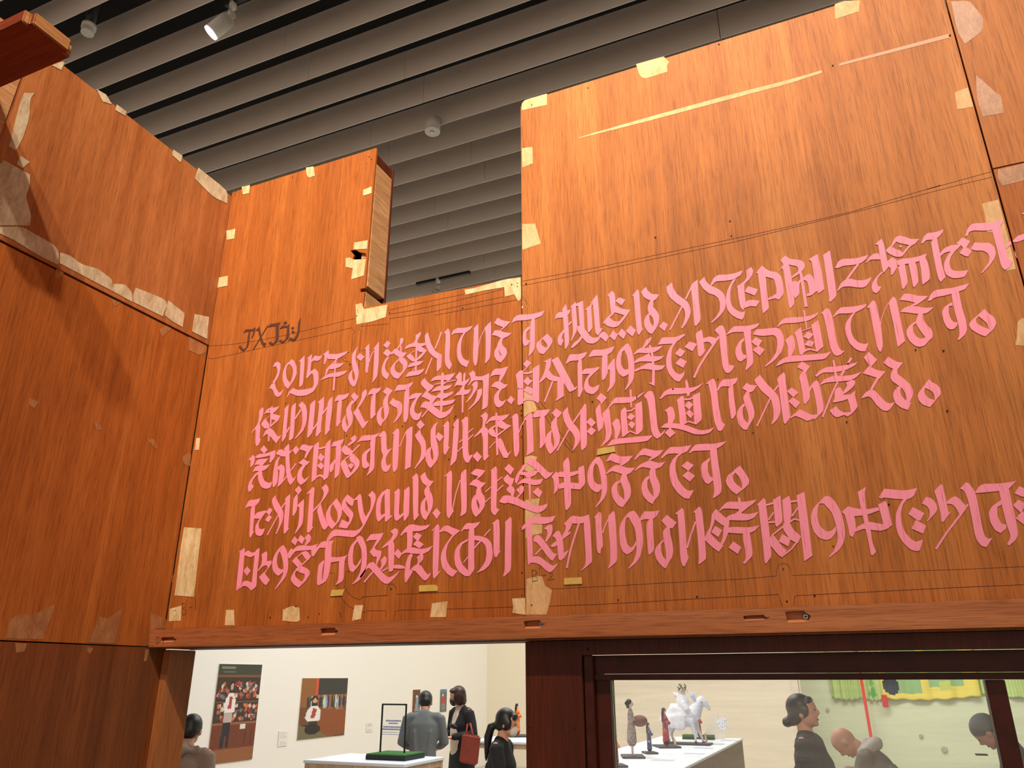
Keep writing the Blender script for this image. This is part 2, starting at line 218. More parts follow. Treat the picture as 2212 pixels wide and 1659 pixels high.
# outlines of the brush strokes, patches and pencil lines, in fifths of a pixel of the photograph; each is met with the real wall plane it lies on
GLYPHS = '''
=heading
#letter
2627,3604 2642,3568 2663,3554 2724,3556 2761,3533 2756,3566 2703,3578 2663,3581 2639,3588
2734,3554 2761,3533 2754,3578 2734,3632 2710,3656 2734,3598
2686,3588 2703,3575 2693,3680 2683,3734 2653,3775 2622,3795 2578,3751 2595,3727 2625,3768 2653,3761 2666,3720 2673,3639
#letter
2761,3568 2798,3526 2809,3551 2825,3639 2846,3697 2876,3707 2856,3749 2825,3720 2809,3673 2788,3571
~1.9 2892,3514 2736,3773
#letter
2890,3541 2917,3497 2968,3493 3028,3480 3009,3517 2914,3527
2978,3520 3012,3503 3010,3639 2998,3687 2944,3729 2900,3710 2917,3687 2951,3707 2975,3680 2978,3605
#letter
3059,3489 3082,3466 3102,3482 3078,3505
3019,3554 3042,3520 3063,3514 3097,3520 3134,3493 3110,3534 3066,3537
3100,3531 3127,3510 3124,3639 3097,3670 3049,3706 3010,3687 3029,3666 3056,3685 3083,3666 3097,3598
#letter
3141,3543 3163,3526 3179,3539 3158,3558
3144,3585 3161,3566 3182,3581 3168,3603
3249,3425 3236,3585 3205,3659 3171,3683 3131,3670 3104,3688 3134,3642 3171,3659 3198,3625 3215,3571 3219,3483
=first
#letter
2946,3968 2968,3920 2998,3905 3029,3924 3030,3978 3012,4059 2965,4141 2941,4131 2975,4080 2998,4019 2995,3978 2978,3954
2903,4201 2934,4144 2968,4137 2981,4195 3015,4243 3063,4209 3036,4270 2998,4290 2968,4270 2948,4215 2927,4194
#letter
3154,3878 3134,3927 3100,3951 3087,4019 3097,4093 3134,4134 3110,4201 3073,4168 3051,4093 3055,4019 3083,3944
3154,3878 3185,3910 3205,3965 3205,4039 3171,4114 3110,4201 3134,4134 3161,4066 3168,4005 3151,3954 3117,3927
#letter
3227,3904 3290,3839 3287,3951 3273,4151 3236,4183 3232,4175 3246,3910
#letter
3317,3870 3371,3822 3358,3951 3348,4053 3317,4088 3307,4080 3322,3978 3327,3876
3361,3890 3399,3842 3446,3849 3482,3836 3460,3883 3429,3900 3388,3893 3365,3914
3337,4039 3361,4005 3402,3982 3436,4012 3441,4100 3432,4154 3388,4229 3314,4270 3219,4280 3131,4246 3100,4298 3097,4293 3120,4229 3165,4192 3226,4215 3314,4202 3375,4188 3392,4148 3388,4066 3371,4029 3348,4053
#letter
3491,3826 3548,3783 3554,3815 3510,3934 3497,3934 3507,3842
3538,3822 3639,3826 3758,3792 3741,3822 3639,3880 3541,3878
~2.2 3646,3873 3558,3968
3517,3998 3578,3927 3653,3927 3717,3917 3680,3961 3612,3985 3551,3988
3446,4116 3517,4053 3599,4026 3755,4002 3721,4039 3653,4070 3551,4073
3510,4056 3524,3985 3558,3971 3538,4019 3524,4053
~2.7 3629,3876 3612,4066
3604,4059 3622,4059 3611,4219 3593,4219
#letter
3875,3737 3846,3802 3836,3883 3870,3965 3875,4046 3846,4154 3819,4180 3816,4121 3830,4107 3836,4059 3812,3992 3797,3910 3805,3815
3809,3988 3799,4039 3809,4093 3826,4117 3819,4180 3782,4148 3761,4087 3771,4032
3849,3859 3887,3815 3938,3853 3897,3900
#letter
3942,3761 3988,3712 3990,3815 3988,3910 3971,4026 3958,4032 3944,4012 3951,3897 3951,3775
~1.9 4039,3788 4008,3842 3988,3910
4032,3768 4093,3690 4090,3910 4076,4066 4015,4141 4029,4093 4039,3910 4046,3775
#letter
4139,3731 4181,3680 4220,3707 4181,3762
4137,3815 4178,3765 4229,3809 4188,3856
4188,3853 4202,3863 4171,3910 4156,3971 4171,4012 4205,4043 4179,4100 4134,4066 4120,4019 4127,3951 4158,3883
4315,3670 4341,3646 4361,3666 4348,3707 4307,3761 4239,3829 4217,3826 4253,3775 4290,3761 4320,3714
4239,3802 4287,3768 4334,3805 4398,3809 4351,3863 4314,3863 4266,3829
~2.7 4329,3734 4329,3842
4307,3876 4307,3897 4270,3931 4259,3978 4280,4019 4334,4032 4300,4093 4253,4080 4219,4032 4213,3985 4253,3924
4307,3863 4361,3863 4398,3904 4402,3951 4375,4005 4300,4093 4320,4032 4351,3998 4353,3951 4310,3900
#letter
4490,3619 4546,3585 4544,3615 4514,3670 4490,3714 4388,3768 4365,3768 4402,3727 4470,3700 4490,3666
4402,3734 4483,3700 4551,3710 4592,3700 4595,3727 4537,3748 4456,3744 4375,3768
~3.5 4502,3639 4491,4005
4514,3734 4551,3744 4612,3785 4551,3863 4490,3904 4510,3863 4568,3805 4527,3802 4500,3775
~1.6 4476,3788 4402,3842
4388,3842 4436,3822 4476,3863 4490,3904 4456,3907 4415,3876
4398,3971 4429,3924 4490,3907 4578,3897 4531,3944 4470,3954
~1.9 4497,3958 4453,4009
4378,4072 4415,4015 4490,4005 4551,3992 4584,3978 4565,4019 4524,4049 4456,4059
#letter
4586,3619 4620,3590 4632,3625 4653,3707 4687,3768 4714,3802 4771,3829 4765,3951 4761,3971 4724,4013 4716,4009 4721,3876 4687,3856 4639,3815 4605,3748 4592,3693
~3.0 4770,3585 4700,3768
~2.7 4666,3863 4595,4043
#letter
4795,3592 4841,3546 4860,3585 4860,3741 4853,3876 4883,3937 4856,3995 4822,3958 4803,3910 4805,3775 4815,3653 4812,3605
#letter
4870,3625 4893,3571 4938,3541 5026,3541 5109,3518 5080,3558 5026,3595 4951,3598 4904,3602
5009,3592 5029,3592 4995,3646 4978,3720 4978,3802 4999,3870 5053,3900 5068,3887 5066,3910 5039,3968 4978,3937 4944,3883 4932,3802 4941,3720 4971,3646
#letter
5110,3554 5163,3495 5167,3537 5165,3775 5155,3910 5141,3950 5126,3948 5110,3897 5110,3775 5121,3551
~1.6 5246,3531 5188,3653 5168,3734 5161,3775
5236,3537 5300,3470 5304,3524 5298,3863 5246,3924 5236,3923 5246,3856 5246,3605
#letter
5336,3488 5376,3432 5431,3463 5515,3473 5464,3527 5410,3571 5403,3568 5434,3534 5376,3514
5312,3619 5342,3568 5403,3568 5437,3588 5525,3598 5498,3626 5424,3663 5363,3626
5403,3656 5434,3653 5420,3697 5403,3744 5370,3751 5370,3731 5380,3697
5376,3731 5420,3717 5390,3758 5383,3785 5397,3826 5427,3846 5410,3917 5363,3893 5338,3846 5342,3785
5420,3690 5427,3731 5468,3765 5479,3812 5454,3866 5410,3917 5397,3887 5427,3846 5383,3785 5393,3724
#letter
5519,3500 5553,3425 5607,3397 5715,3397 5810,3378 5884,3354 5854,3412 5776,3442 5675,3459 5580,3463 5539,3480
5742,3449 5776,3439 5776,3575 5775,3765 5742,3819 5705,3854 5715,3812 5726,3710 5726,3534
5726,3520 5722,3554 5685,3588 5678,3642 5702,3676 5729,3676 5702,3724 5668,3741 5646,3710 5644,3629 5654,3581 5688,3541
#letter
5909,3605 5861,3659 5841,3690 5851,3731 5909,3761 5871,3826 5820,3815 5790,3744 5797,3704 5841,3663
5909,3605 5963,3656 5966,3697 5932,3758 5871,3826 5878,3778 5905,3758 5915,3731 5898,3704 5858,3659
#letter
6071,3344 6112,3282 6126,3324 6139,3507 6149,3710 6112,3771 6102,3765 6099,3676 6088,3507 6078,3371
5993,3451 6007,3392 6041,3371 6095,3368 6163,3341 6143,3398 6082,3432 6021,3432
~3.5 6139,3510 6175,3474
6092,3554 6102,3575 6075,3615 6068,3656 6088,3676 6061,3737 6034,3724 6021,3676 6031,3629
6156,3320 6217,3259 6221,3324 6231,3439 6234,3534 6224,3588 6170,3687 6166,3680 6190,3595 6187,3507 6176,3405 6173,3324
6210,3286 6299,3246 6305,3337 6312,3548 6326,3568 6393,3649 6468,3642 6485,3642 6461,3683 6407,3714 6339,3704 6285,3642 6238,3575 6234,3520 6261,3520 6251,3371 6244,3303 6210,3310
6285,3602 6299,3636 6258,3697 6183,3761 6166,3751 6197,3704 6244,3670 6271,3636
6319,3344 6380,3290 6404,3263 6383,3324 6393,3439 6399,3541 6363,3592 6349,3581 6346,3480 6336,3351
6380,3270 6448,3181 6458,3236 6468,3371 6482,3548 6512,3541 6495,3575 6458,3626 6431,3595 6421,3480 6407,3303
#letter
6558,3188 6612,3141 6639,3171 6646,3253 6646,3334 6646,3375 6602,3388 6592,3334 6580,3205
6646,3253 6680,3215 6707,3215 6754,3242 6714,3299
6646,3300 6724,3337 6809,3348 6748,3436 6744,3405 6646,3375
~4.1 6625,3378 6568,3436
6500,3504 6554,3429 6588,3432 6629,3470 6690,3473 6741,3405 6792,3375 6731,3463 6670,3531 6608,3537 6554,3517 6524,3490
6459,3636 6497,3585 6537,3585 6578,3639 6544,3693 6500,3653
6581,3632 6622,3568 6673,3612 6639,3680
6673,3609 6714,3548 6768,3598 6734,3663
6758,3578 6809,3514 6870,3568 6832,3636
#letter
6827,3192 6887,3124 6903,3151 6914,3307 6931,3537 6944,3554 6903,3619 6880,3598 6866,3442 6849,3239 6839,3195
6924,3154 6975,3097 6995,3137 7036,3175 7118,3181 7090,3229 7053,3253 6995,3236 6948,3205
7026,3239 7055,3242 7053,3320 7015,3385 7002,3368 6995,3320 7009,3273
7015,3375 7012,3442 7026,3490 7056,3524 7036,3609 6995,3585 6961,3524 6958,3463 6975,3415
7002,3368 7053,3314 7090,3354 7120,3402 7117,3483 7090,3544 7042,3609 7036,3551 7056,3524 7063,3476 7049,3429 7019,3402
#comma
7117,3527 7165,3473 7215,3504 7178,3577
#letter
7198,3097 7259,3051 7266,3097 7300,3164 7348,3205 7415,3246 7449,3300 7462,3361 7449,3422 7402,3510 7368,3549 7356,3544 7388,3476 7402,3402 7395,3354 7371,3314 7314,3280 7239,3219 7205,3158
~3.5 7463,3110 7405,3232
~3.5 7368,3307 7236,3565
7456,3103 7476,3063 7534,3019 7538,3103 7551,3280 7571,3459 7517,3525 7500,3510 7487,3341 7466,3124
#letter
7550,3046 7609,2988 7619,3029 7653,3070 7707,3097 7775,3131 7822,3178 7839,3239 7839,3307 7816,3361 7768,3422 7687,3490 7680,3480 7734,3422 7775,3354 7778,3280 7761,3225 7721,3188 7653,3168 7592,3117
#letter
7672,3082 7707,3002 7755,2968 7856,2966 7938,2951 8022,2919 8002,2970 7944,3008 7917,3019 7849,3032 7727,3039 7693,3080
7914,3022 7951,3012 7907,3076 7887,3151 7887,3239 7907,3307 7951,3348 8009,3375 8048,3361 8036,3422 8016,3453 7972,3442 7910,3409 7856,3348 7839,3266 7843,3192 7863,3117
#letter
8059,2919 8114,2885 8134,2919 8127,2966 8097,3014 8036,3071 8039,3142 8056,3271 8029,3351 7995,3319 7975,3197 7966,3105 7954,3102 7988,3071 8036,3041 8066,3000
8049,3265 8076,3244 8134,3237 8205,3250 8168,3312 8103,3305 8042,3329
8042,3149 8080,3090 8188,3126 8152,3193
#letter
8164,2949 8229,2868 8270,2980 8280,3102 8293,3224 8307,3332 8242,3387 8232,3332 8212,3142 8185,2953
8229,2868 8280,2909 8320,2929 8388,2939 8436,2980 8456,3068 8466,3176 8412,3239 8375,3220 8300,3241 8293,3224 8388,3170 8385,3109 8368,3034 8348,3007 8266,2990 8239,2925
#letter
8405,2929 8463,2858 8436,2824 8432,2803 8483,2761 8520,2851 8537,2925 8554,3034 8585,3278 8534,3336 8520,3305 8490,3115 8463,2919 8442,2895 8415,2925
8483,2761 8531,2797 8605,2803 8666,2817 8693,2848 8690,2892 8653,2946 8551,3007 8548,2990 8619,2932 8622,2898 8605,2875 8520,2858 8497,2831
8554,3044 8588,3031 8612,3048 8653,3007 8653,3034 8632,3075 8636,3176 8588,3225 8568,3176 8554,3075
8636,2953 8659,2939 8673,2993 8724,3312 8690,3315 8680,3244
8666,3007 8714,2966 8748,2959 8785,2993 8812,3075 8829,3136 8768,3190 8714,3200 8710,3180 8741,3163 8731,3088 8714,3034 8676,3024
8733,2802 8832,2741 8849,2824 8876,2939 8904,3122 8839,3173 8822,3136 8795,3007 8768,2824 8741,2810
#letter
8889,2753 8965,2705 8978,2790 9012,3007 9039,3197 8968,3263 8948,3248 8958,3237 8931,3034
#letter
9019,2892 9053,2824 9100,2795 9229,2793 9297,2776 9372,2753 9358,2797 9297,2844 9229,2861 9107,2871 9046,2898
~4.6 9270,2851 9148,3014
9039,3146 9080,3061 9134,3014 9188,3010 9256,3027 9331,3027 9378,3010 9413,2989 9392,3048 9352,3095 9310,3107 9250,3104 9175,3092 9100,3098 9046,3145
#letter
9450,2639 9521,2577 9542,2619 9562,2707 9582,2815 9603,2876 9548,2944 9531,2924 9511,2815 9484,2646
9350,2839 9392,2775 9433,2741 9487,2734 9511,2768 9511,2802 9447,2802 9399,2805 9362,2839
9542,2941 9528,2951 9484,2998 9470,3046 9481,3087 9518,3097 9498,3141 9464,3168 9430,3154 9413,3107 9423,3053 9460,2998 9521,2934
9623,2659 9657,2578 9704,2543 9779,2558 9833,2581 9928,2581 9887,2632 9833,2659 9752,2761 9738,2741 9820,2646 9725,2629 9681,2609 9637,2666
9569,2700 9616,2656 9670,2687 9738,2714 9765,2741 9738,2775 9677,2775 9616,2748 9575,2720
9711,2659 9728,2642 9742,2663 9728,2676
9582,2822 9637,2778 9684,2809 9691,2890 9637,2971 9622,2971 9620,2897 9589,2876
9684,2815 9752,2792 9833,2788 9928,2768 10009,2737 9993,2788 9928,2822 9847,2842 9765,2853 9698,2866
9698,2890 9738,2842 9772,2849 9789,2944 9806,3053 9759,3124 9742,3114 9725,3005 9704,2910
9813,2849 9881,2822 9901,2876 9925,3039 9877,3106 9860,3093 9840,2978
9928,2812 9993,2781 10023,2842 10040,2931 10043,3019 9965,3076 9959,3046 9948,2910
#letter
9948,2625 9976,2558 10016,2516 10098,2510 10191,2476 10179,2517 10125,2571 10077,2588 10003,2592 9965,2631
10054,2625 10081,2571 10118,2564 10132,2639 10152,2734 10172,2863 10213,2992 10162,3046 10138,3019 10118,2944 10087,2795
10152,2734 10199,2680 10267,2649 10362,2639 10376,2653 10308,2720 10267,2781 10254,2842 10267,2897 10308,2927 10389,2927 10459,2916 10423,2988 10362,3002 10288,3005 10220,2971 10196,2910 10196,2842 10226,2775 10267,2714 10199,2731 10159,2768
10328,2632 10393,2564 10479,2605 10437,2676 10403,2680 10379,2649 10349,2639
10362,2734 10403,2673 10443,2673 10501,2710 10457,2771 10430,2768
#letter
10481,2690 10528,2617 10606,2625 10667,2620 10708,2636 10742,2670 10756,2733 10742,2792 10688,2870 10605,2952 10595,2948 10640,2890 10681,2836 10688,2775 10667,2734 10620,2707 10532,2706
#letter
10425,2548 10450,2468 10499,2414 10599,2409 10698,2404 10830,2371 10838,2389 10798,2448 10718,2483 10649,2493 10519,2488 10470,2503 10445,2553
10713,2478 10803,2438 10828,2548 10887,2796 10942,2821 10897,2896 10848,2916 10813,2876 10778,2727 10728,2538
10858,2647 10917,2603 10927,2637 10867,2687
10937,2603 10987,2548 11060,2526 11116,2520 11096,2578 11060,2588 10997,2612 10947,2617
10997,2608 11037,2603 11022,2677 11042,2737 11060,2747 11116,2757 11096,2836 11060,2841 11007,2821 10967,2767 10957,2707
#letter
11027,2309 11060,2297 11116,2249 11136,2289 11060,2317
=second
#letter
2799,4431 2836,4400 2848,4410 2843,4471 2823,4532 2803,4573 2813,4607 2803,4729 2816,4749 2796,4804 2772,4820 2758,4797 2762,4675 2758,4634 2718,4681 2713,4675 2752,4620 2786,4573 2799,4505
2848,4478 2887,4417 2921,4403 2969,4403 3020,4386 2989,4431 2942,4471 2921,4458 2874,4461
~2.7 2938,4386 2921,4607
2921,4461 3030,4492 3003,4546 2928,4607 2921,4620 2918,4600 2975,4542 2918,4525
2918,4485 2874,4532 2908,4580 2911,4624 2860,4631 2836,4607 2820,4580 2853,4532
2840,4715 2867,4648 2911,4620 2955,4648 2989,4702 3003,4715 3043,4700 2982,4790 2942,4742 2911,4702 2874,4688 2847,4719
~3.3 2906,4688 2901,4768
#letter
3067,4424 3118,4363 3098,4607 3091,4715 3050,4773 3043,4766 3057,4607 3074,4431
3148,4390 3196,4348 3192,4424 3172,4729 3131,4759 3121,4753 3135,4607
~3.0 3128,4614 3091,4675
3223,4378 3264,4336 3301,4376 3318,4444 3311,4559 3281,4648 3192,4739 3179,4742 3247,4648 3264,4566 3264,4458 3250,4410
~3.3 3250,4424 3186,4525
#letter
3348,4366 3406,4317 3404,4370 3382,4634 3372,4675 3328,4729 3318,4722 3328,4580 3348,4424
~3.3 3437,4559 3379,4641
3433,4342 3501,4285 3498,4403 3481,4492 3464,4648 3474,4651 3420,4719 3409,4702 3426,4580 3450,4370
~3.3 3538,4397 3477,4478
3542,4332 3593,4280 3589,4403 3559,4631 3572,4631 3518,4700 3508,4692 3521,4505
#letter
3613,4342 3626,4295 3654,4264 3708,4264 3776,4244 3749,4295 3691,4325 3633,4329
3647,4349 3667,4322 3691,4319 3688,4403 3674,4546 3686,4549 3643,4610 3630,4600 3637,4471
#letter
3789,4278 3827,4237 3874,4288 3837,4341
3803,4322 3837,4336 3796,4376 3789,4424 3810,4471 3811,4539 3796,4593 3762,4634 3738,4675 3725,4654 3735,4634 3761,4607 3762,4559 3742,4492 3738,4417 3769,4363
3738,4471 3732,4566 3759,4614 3742,4675 3708,4648 3691,4600 3698,4532
#letter
3908,4241 3949,4203 3962,4220 3959,4268 3905,4363 3871,4410 3942,4559 3983,4539 3952,4593 3918,4632 3901,4607 3816,4458 3857,4403 3905,4302
#letter
3964,4281 3991,4224 4025,4193 4072,4197 4120,4182 4099,4224 4055,4258 3991,4258
4011,4292 4035,4254 4058,4254 4052,4468 4062,4475 4008,4529 4001,4515 4001,4407
#letter
4134,4234 4177,4183 4242,4217 4198,4278
4181,4258 4204,4271 4191,4298 4187,4359 4202,4407 4201,4461 4174,4522 4128,4570 4113,4607 4096,4590 4133,4542 4152,4515 4147,4434 4136,4380 4140,4319
4143,4387 4120,4434 4116,4495 4140,4542 4113,4607 4079,4570 4067,4515 4075,4454 4106,4407
#letter
4204,4353 4245,4298 4275,4325 4316,4332 4343,4366 4343,4441 4326,4488 4289,4536 4248,4573 4247,4563 4282,4509 4297,4461 4289,4407 4248,4390
#letter
4255,4241 4282,4176 4303,4155 4384,4156 4460,4125 4455,4149 4421,4193 4357,4214 4275,4220
4370,4231 4391,4197 4421,4190 4418,4339 4408,4515 4381,4563 4370,4563 4357,4542 4360,4407
4418,4292 4452,4258 4492,4245 4564,4245 4513,4305 4486,4366 4472,4420 4486,4461 4520,4471 4557,4441 4547,4488 4526,4529 4499,4542 4459,4529 4428,4475 4426,4420 4452,4353 4492,4298 4418,4315
#letter
4543,4125 4587,4080 4601,4108 4642,4146 4686,4163 4669,4197 4618,4237 4560,4292 4554,4278 4608,4217 4574,4183 4550,4156
4550,4278 4618,4234 4662,4268 4703,4275 4723,4285 4662,4370 4635,4353 4642,4325 4601,4305
4535,4407 4567,4349 4601,4332 4648,4349 4689,4390 4757,4444 4784,4454 4838,4437 4906,4370 4865,4461 4811,4505 4757,4522 4716,4505 4635,4441 4594,4407 4547,4400
~2.7 4621,4427 4557,4505
4645,4125 4682,4075 4723,4058 4804,4054 4920,4028 4889,4075 4838,4112 4791,4102 4703,4105
~1.9 4689,4153 4764,4139 4926,4105
4655,4234 4689,4197 4737,4170 4818,4166 4886,4156 4852,4197 4791,4217 4723,4220
~1.9 4872,4088 4784,4156
4703,4285 4750,4244 4825,4248 4899,4227 4886,4258 4791,4312 4703,4292
4662,4370 4716,4332 4798,4332 4923,4313 4886,4359 4798,4383 4696,4387
4764,4041 4787,4020 4794,4041 4791,4203 4774,4448 4754,4448 4757,4271
#letter
4920,4071 4964,4015 4988,4034 4988,4122 4974,4156 4926,4163 4906,4186 4920,4142 4940,4102
4933,4156 4967,4115 5008,4122 5076,4081 5062,4115 5021,4163 4954,4163
5004,4041 5021,4020 5030,4041 5008,4258 5004,4454 4988,4461 4988,4271 5001,4136
4903,4285 4940,4237 4988,4210 5062,4210 5091,4200 5062,4251 5021,4264 4926,4271
5001,4156 5025,4156 4998,4220 4960,4227
5062,4037 5113,4000 5133,4027 5133,4061 5171,4068 5218,4061 5285,4031 5279,4136 5269,4366 5259,4400 5201,4429 5211,4393 5221,4136 5211,4108 5130,4108 5096,4122 5062,4166 5055,4163 5089,4102 5079,4061
5096,4156 5130,4115 5160,4119 5160,4190 5096,4292 5042,4349 5032,4346 5103,4237 5113,4183
5157,4210 5205,4193 5205,4258 5171,4325 5116,4380 5062,4429 5057,4420 5116,4353 5143,4298 5154,4251
#letter
5291,4078 5318,4010 5352,3980 5413,3980 5489,3956 5453,4044 5406,4119 5386,4115 5403,4051 5352,4048 5311,4061
5308,4170 5345,4125 5396,4115 5440,4149 5484,4153 5453,4193 5396,4210 5352,4183 5314,4180
5396,4200 5430,4193 5399,4234 5386,4275 5392,4322 5426,4339 5474,4309 5433,4376 5392,4404 5358,4390 5338,4349 5335,4295 5352,4248
#comma
5475,4326 5518,4276 5559,4312 5521,4368
#letter
5650,3932 5694,3885 5737,3922 5657,4014 5650,4003 5684,3970
5653,4017 5691,4024 5745,4003 5762,4010 5752,4027 5698,4044 5653,4037
5569,4048 5616,4000 5650,4003 5650,4356 5603,4380 5588,4363 5592,4207 5582,4105
5755,3980 5825,3937 5826,4003 5823,4288 5823,4336 5813,4353 5752,4302 5755,4139
5650,4119 5698,4071 5752,4115 5701,4166
5653,4217 5691,4170 5752,4193 5765,4241 5731,4265 5691,4241
5640,4305 5711,4292 5779,4305 5823,4349 5813,4355 5752,4322 5691,4322 5637,4342
#letter
5870,3907 5952,3864 5948,3949 5928,3997 5901,4078 5826,4139 5826,4119 5867,4051 5894,3970 5898,3915
5894,4071 5928,3997 5969,4051 6023,4071 6064,4071 6091,4085 6087,4119 5982,4119 5935,4105
5959,3888 6026,3854 6050,3895 6206,4187 6240,4170 6220,4207 6152,4235 6132,4207 6050,4071 5962,3902
~3.5 5969,4119 5881,4342
6020,4098 6091,4098 6087,4207 6091,4278 6009,4330 5999,4326 6023,4288 6020,4207
#letter
6110,3929 6138,3854 6159,3826 6247,3826 6345,3800 6321,3847 6281,3881 6233,3895 6159,3898 6121,3929
6237,3929 6254,3881 6281,3878 6288,4003 6288,4180 6301,4200 6260,4292 6243,4285 6240,4139
6284,4024 6308,3986 6349,3978 6403,3978 6474,3961 6471,3983 6416,4031 6362,4085 6352,4125 6362,4166 6403,4187 6474,4153 6464,4207 6423,4248 6396,4260 6335,4241 6308,4200 6308,4153 6328,4092 6369,4037 6288,4041
#letter
6354,3860 6395,3785 6420,3777 6509,3778 6639,3739 6610,3800 6559,3834 6511,3844 6416,3844
6501,3861 6518,3831 6562,3824 6562,3970 6566,4024 6538,4085 6515,4109 6501,4098 6498,4003
6566,3949 6637,3866 6644,4003 6647,4119 6620,4180 6562,4235 6555,4227 6586,4166 6589,4003 6569,3990 6552,4031
#letter
6767,3711 6787,3711 6753,3778 6720,3799 6706,3867 6706,3928 6726,3975 6753,3995 6787,3982 6794,4036 6753,4063 6726,4070 6686,4043 6658,3982 6653,3900 6669,3826 6706,3765
6753,3724 6789,3711 6821,3778 6842,3860 6852,3955 6848,4077 6821,4138 6760,4212 6747,4209 6787,4131 6791,4036 6787,3941 6774,3846 6743,3785
#letter
6974,3677 7025,3643 7040,3646 7018,3697 6970,3751 6930,3755 6957,3724
6842,3826 6889,3772 6937,3753 7011,3758 7160,3734 7126,3772 7065,3806 6984,3816 6889,3809 6848,3833
6848,3907 6889,3873 6957,3846 7011,3812 7025,3846 7126,3850 7177,3839 7140,3880 7065,3907 6984,3904 6916,3904 6848,3924
6852,3995 6930,3955 7018,3914 7065,3938 7126,3948 7187,3945 7154,3989 7092,4002 7038,3995 6943,3982 6855,4016
7006,3738 7018,3723 7042,3751 7059,3846 7072,3982 7072,4170 6998,4134 7042,4131 7045,4009 7038,3846
#letter
7103,3724 7147,3650 7174,3643 7289,3643 7391,3606 7401,3619 7330,3677 7282,3711 7160,3717
7262,3711 7306,3697 7269,3745 7252,3806 7252,3914 7262,3975 7296,4023 7337,4043 7364,4036 7398,4009 7381,4070 7337,4124 7289,4111 7228,4043 7198,3968 7194,3880 7215,3792
7291,3820 7340,3758 7401,3795 7360,3853 7340,3853
7294,3928 7347,3867 7418,3904 7381,3974
#letter
7394,3748 7445,3689 7530,3714 7479,3795
7513,3616 7526,3589 7581,3561 7594,3643 7608,3778 7625,3772 7594,3826 7557,3856 7540,3833 7526,3697
7594,3656 7662,3633 7730,3650 7764,3663 7696,3738 7669,3700 7635,3690 7598,3700
~4.6 7764,3636 7608,3867 7554,3955 7496,4080
#letter
7714,3568 7775,3514 7809,3517 7832,3565 7845,3643 7859,3846 7879,3941 7933,3951 7906,4002 7872,4031 7838,4026 7805,3968 7791,3846 7771,3677 7764,3616 7737,3589
#letter
7836,3623 7891,3556 7931,3522 8047,3522 8121,3511 8209,3488 8175,3535 8108,3566 8033,3586 7931,3586 7891,3596
8030,3576 8111,3556 8111,3664 8135,3854 8135,3929 8060,4000 8052,3993 8070,3908 8053,3732
8033,3650 8036,3678 8009,3712 8006,3773 8026,3827 8060,3837 8060,3867 7999,3908 7965,3888 7942,3827 7945,3759 7986,3684
8114,3691 8162,3642 8234,3678 8196,3739 8162,3732
8128,3779 8189,3732 8259,3776 8209,3844
#letter
8131,3613 8169,3556 8257,3552 8392,3537 8433,3562 8467,3630 8468,3718 8440,3806 8365,3895 8270,3962 8259,3957 8338,3874 8386,3800 8396,3725 8389,3650 8359,3617 8230,3630
#letter
8392,3528 8433,3467 8487,3430 8677,3423 8759,3406 8843,3372 8813,3420 8732,3464 8596,3488 8481,3491 8433,3505 8403,3532
8673,3349 8691,3349 8704,3420 8719,3549 8708,3549 8691,3447
8579,3596 8647,3535 8660,3583 8691,3732 8698,3773 8664,3834 8637,3827 8603,3650
~1.9 8660,3575 8765,3539
8762,3511 8833,3457 8854,3528 8894,3742 8826,3800 8810,3773 8786,3630
8674,3637 8725,3579 8789,3610 8738,3667
8687,3725 8732,3671 8796,3695 8765,3749
8664,3834 8684,3779 8745,3759 8820,3779 8826,3800 8745,3778 8691,3800
8481,3674 8542,3620 8569,3630 8588,3698 8586,3766 8548,3847 8511,3854 8511,3745
8376,3959 8420,3895 8474,3864 8528,3844 8732,3830 8908,3817 8981,3796 8915,3878 8813,3888 8596,3905 8481,3915 8413,3945
#letter
8867,3383 8915,3335 8942,3328 8969,3359 8996,3440 9037,3691 9064,3759 9091,3790 9125,3786 9084,3830 9037,3847 9003,3827 8969,3759 8949,3664 8908,3461 8888,3393
#letter
8993,3424 9039,3360 9080,3318 9216,3312 9362,3282 9345,3319 9247,3372 9166,3386 9057,3386 9003,3427
9206,3383 9240,3372 9199,3440 9185,3515 9196,3589 9220,3650 9274,3701 9335,3717 9381,3705 9347,3795 9294,3794 9233,3766 9172,3705 9138,3623 9125,3542 9138,3481
#letter
9366,3321 9421,3247 9445,3245 9469,3287 9509,3491 9520,3552 9537,3728 9516,3799 9496,3796 9472,3742 9448,3626 9421,3491 9391,3325 9370,3327
~1.6 9594,3274 9550,3362 9516,3457 9509,3525
9591,3281 9631,3216 9652,3205 9679,3226 9713,3389 9777,3684 9696,3750 9686,3701 9652,3511 9604,3301
#letter
9714,3240 9764,3171 9828,3172 9916,3196 10025,3196 9998,3226 9889,3301 9828,3304 9882,3270 9815,3250
9723,3372 9760,3328 9828,3301 9896,3308 9977,3325 10086,3321 10018,3379 9964,3392 9896,3389 9774,3372
9896,3450 9923,3382 9967,3382 9971,3443 10004,3504 10059,3552 10076,3599 10072,3647 10032,3681 9984,3654 9991,3640 9930,3559 9889,3484
9886,3470 9893,3491 9859,3518 9862,3586 9903,3640 9950,3660 10025,3640 10032,3684 9984,3735 9930,3748 9882,3735 9821,3681 9791,3620 9791,3565 9821,3518
#letter
10021,3247 10059,3165 10106,3130 10296,3108 10471,3058 10425,3125 10357,3148 10235,3186 10093,3213 10045,3252
10276,3179 10289,3152 10354,3142 10391,3321 10438,3470 10445,3565 10425,3613 10357,3674 10340,3668 10364,3626 10357,3525 10303,3335
10286,3264 10289,3301 10249,3308 10245,3369 10269,3443 10303,3481 10340,3477 10343,3511 10303,3555 10262,3559 10228,3538 10194,3477 10171,3375 10194,3321 10242,3284
#letter
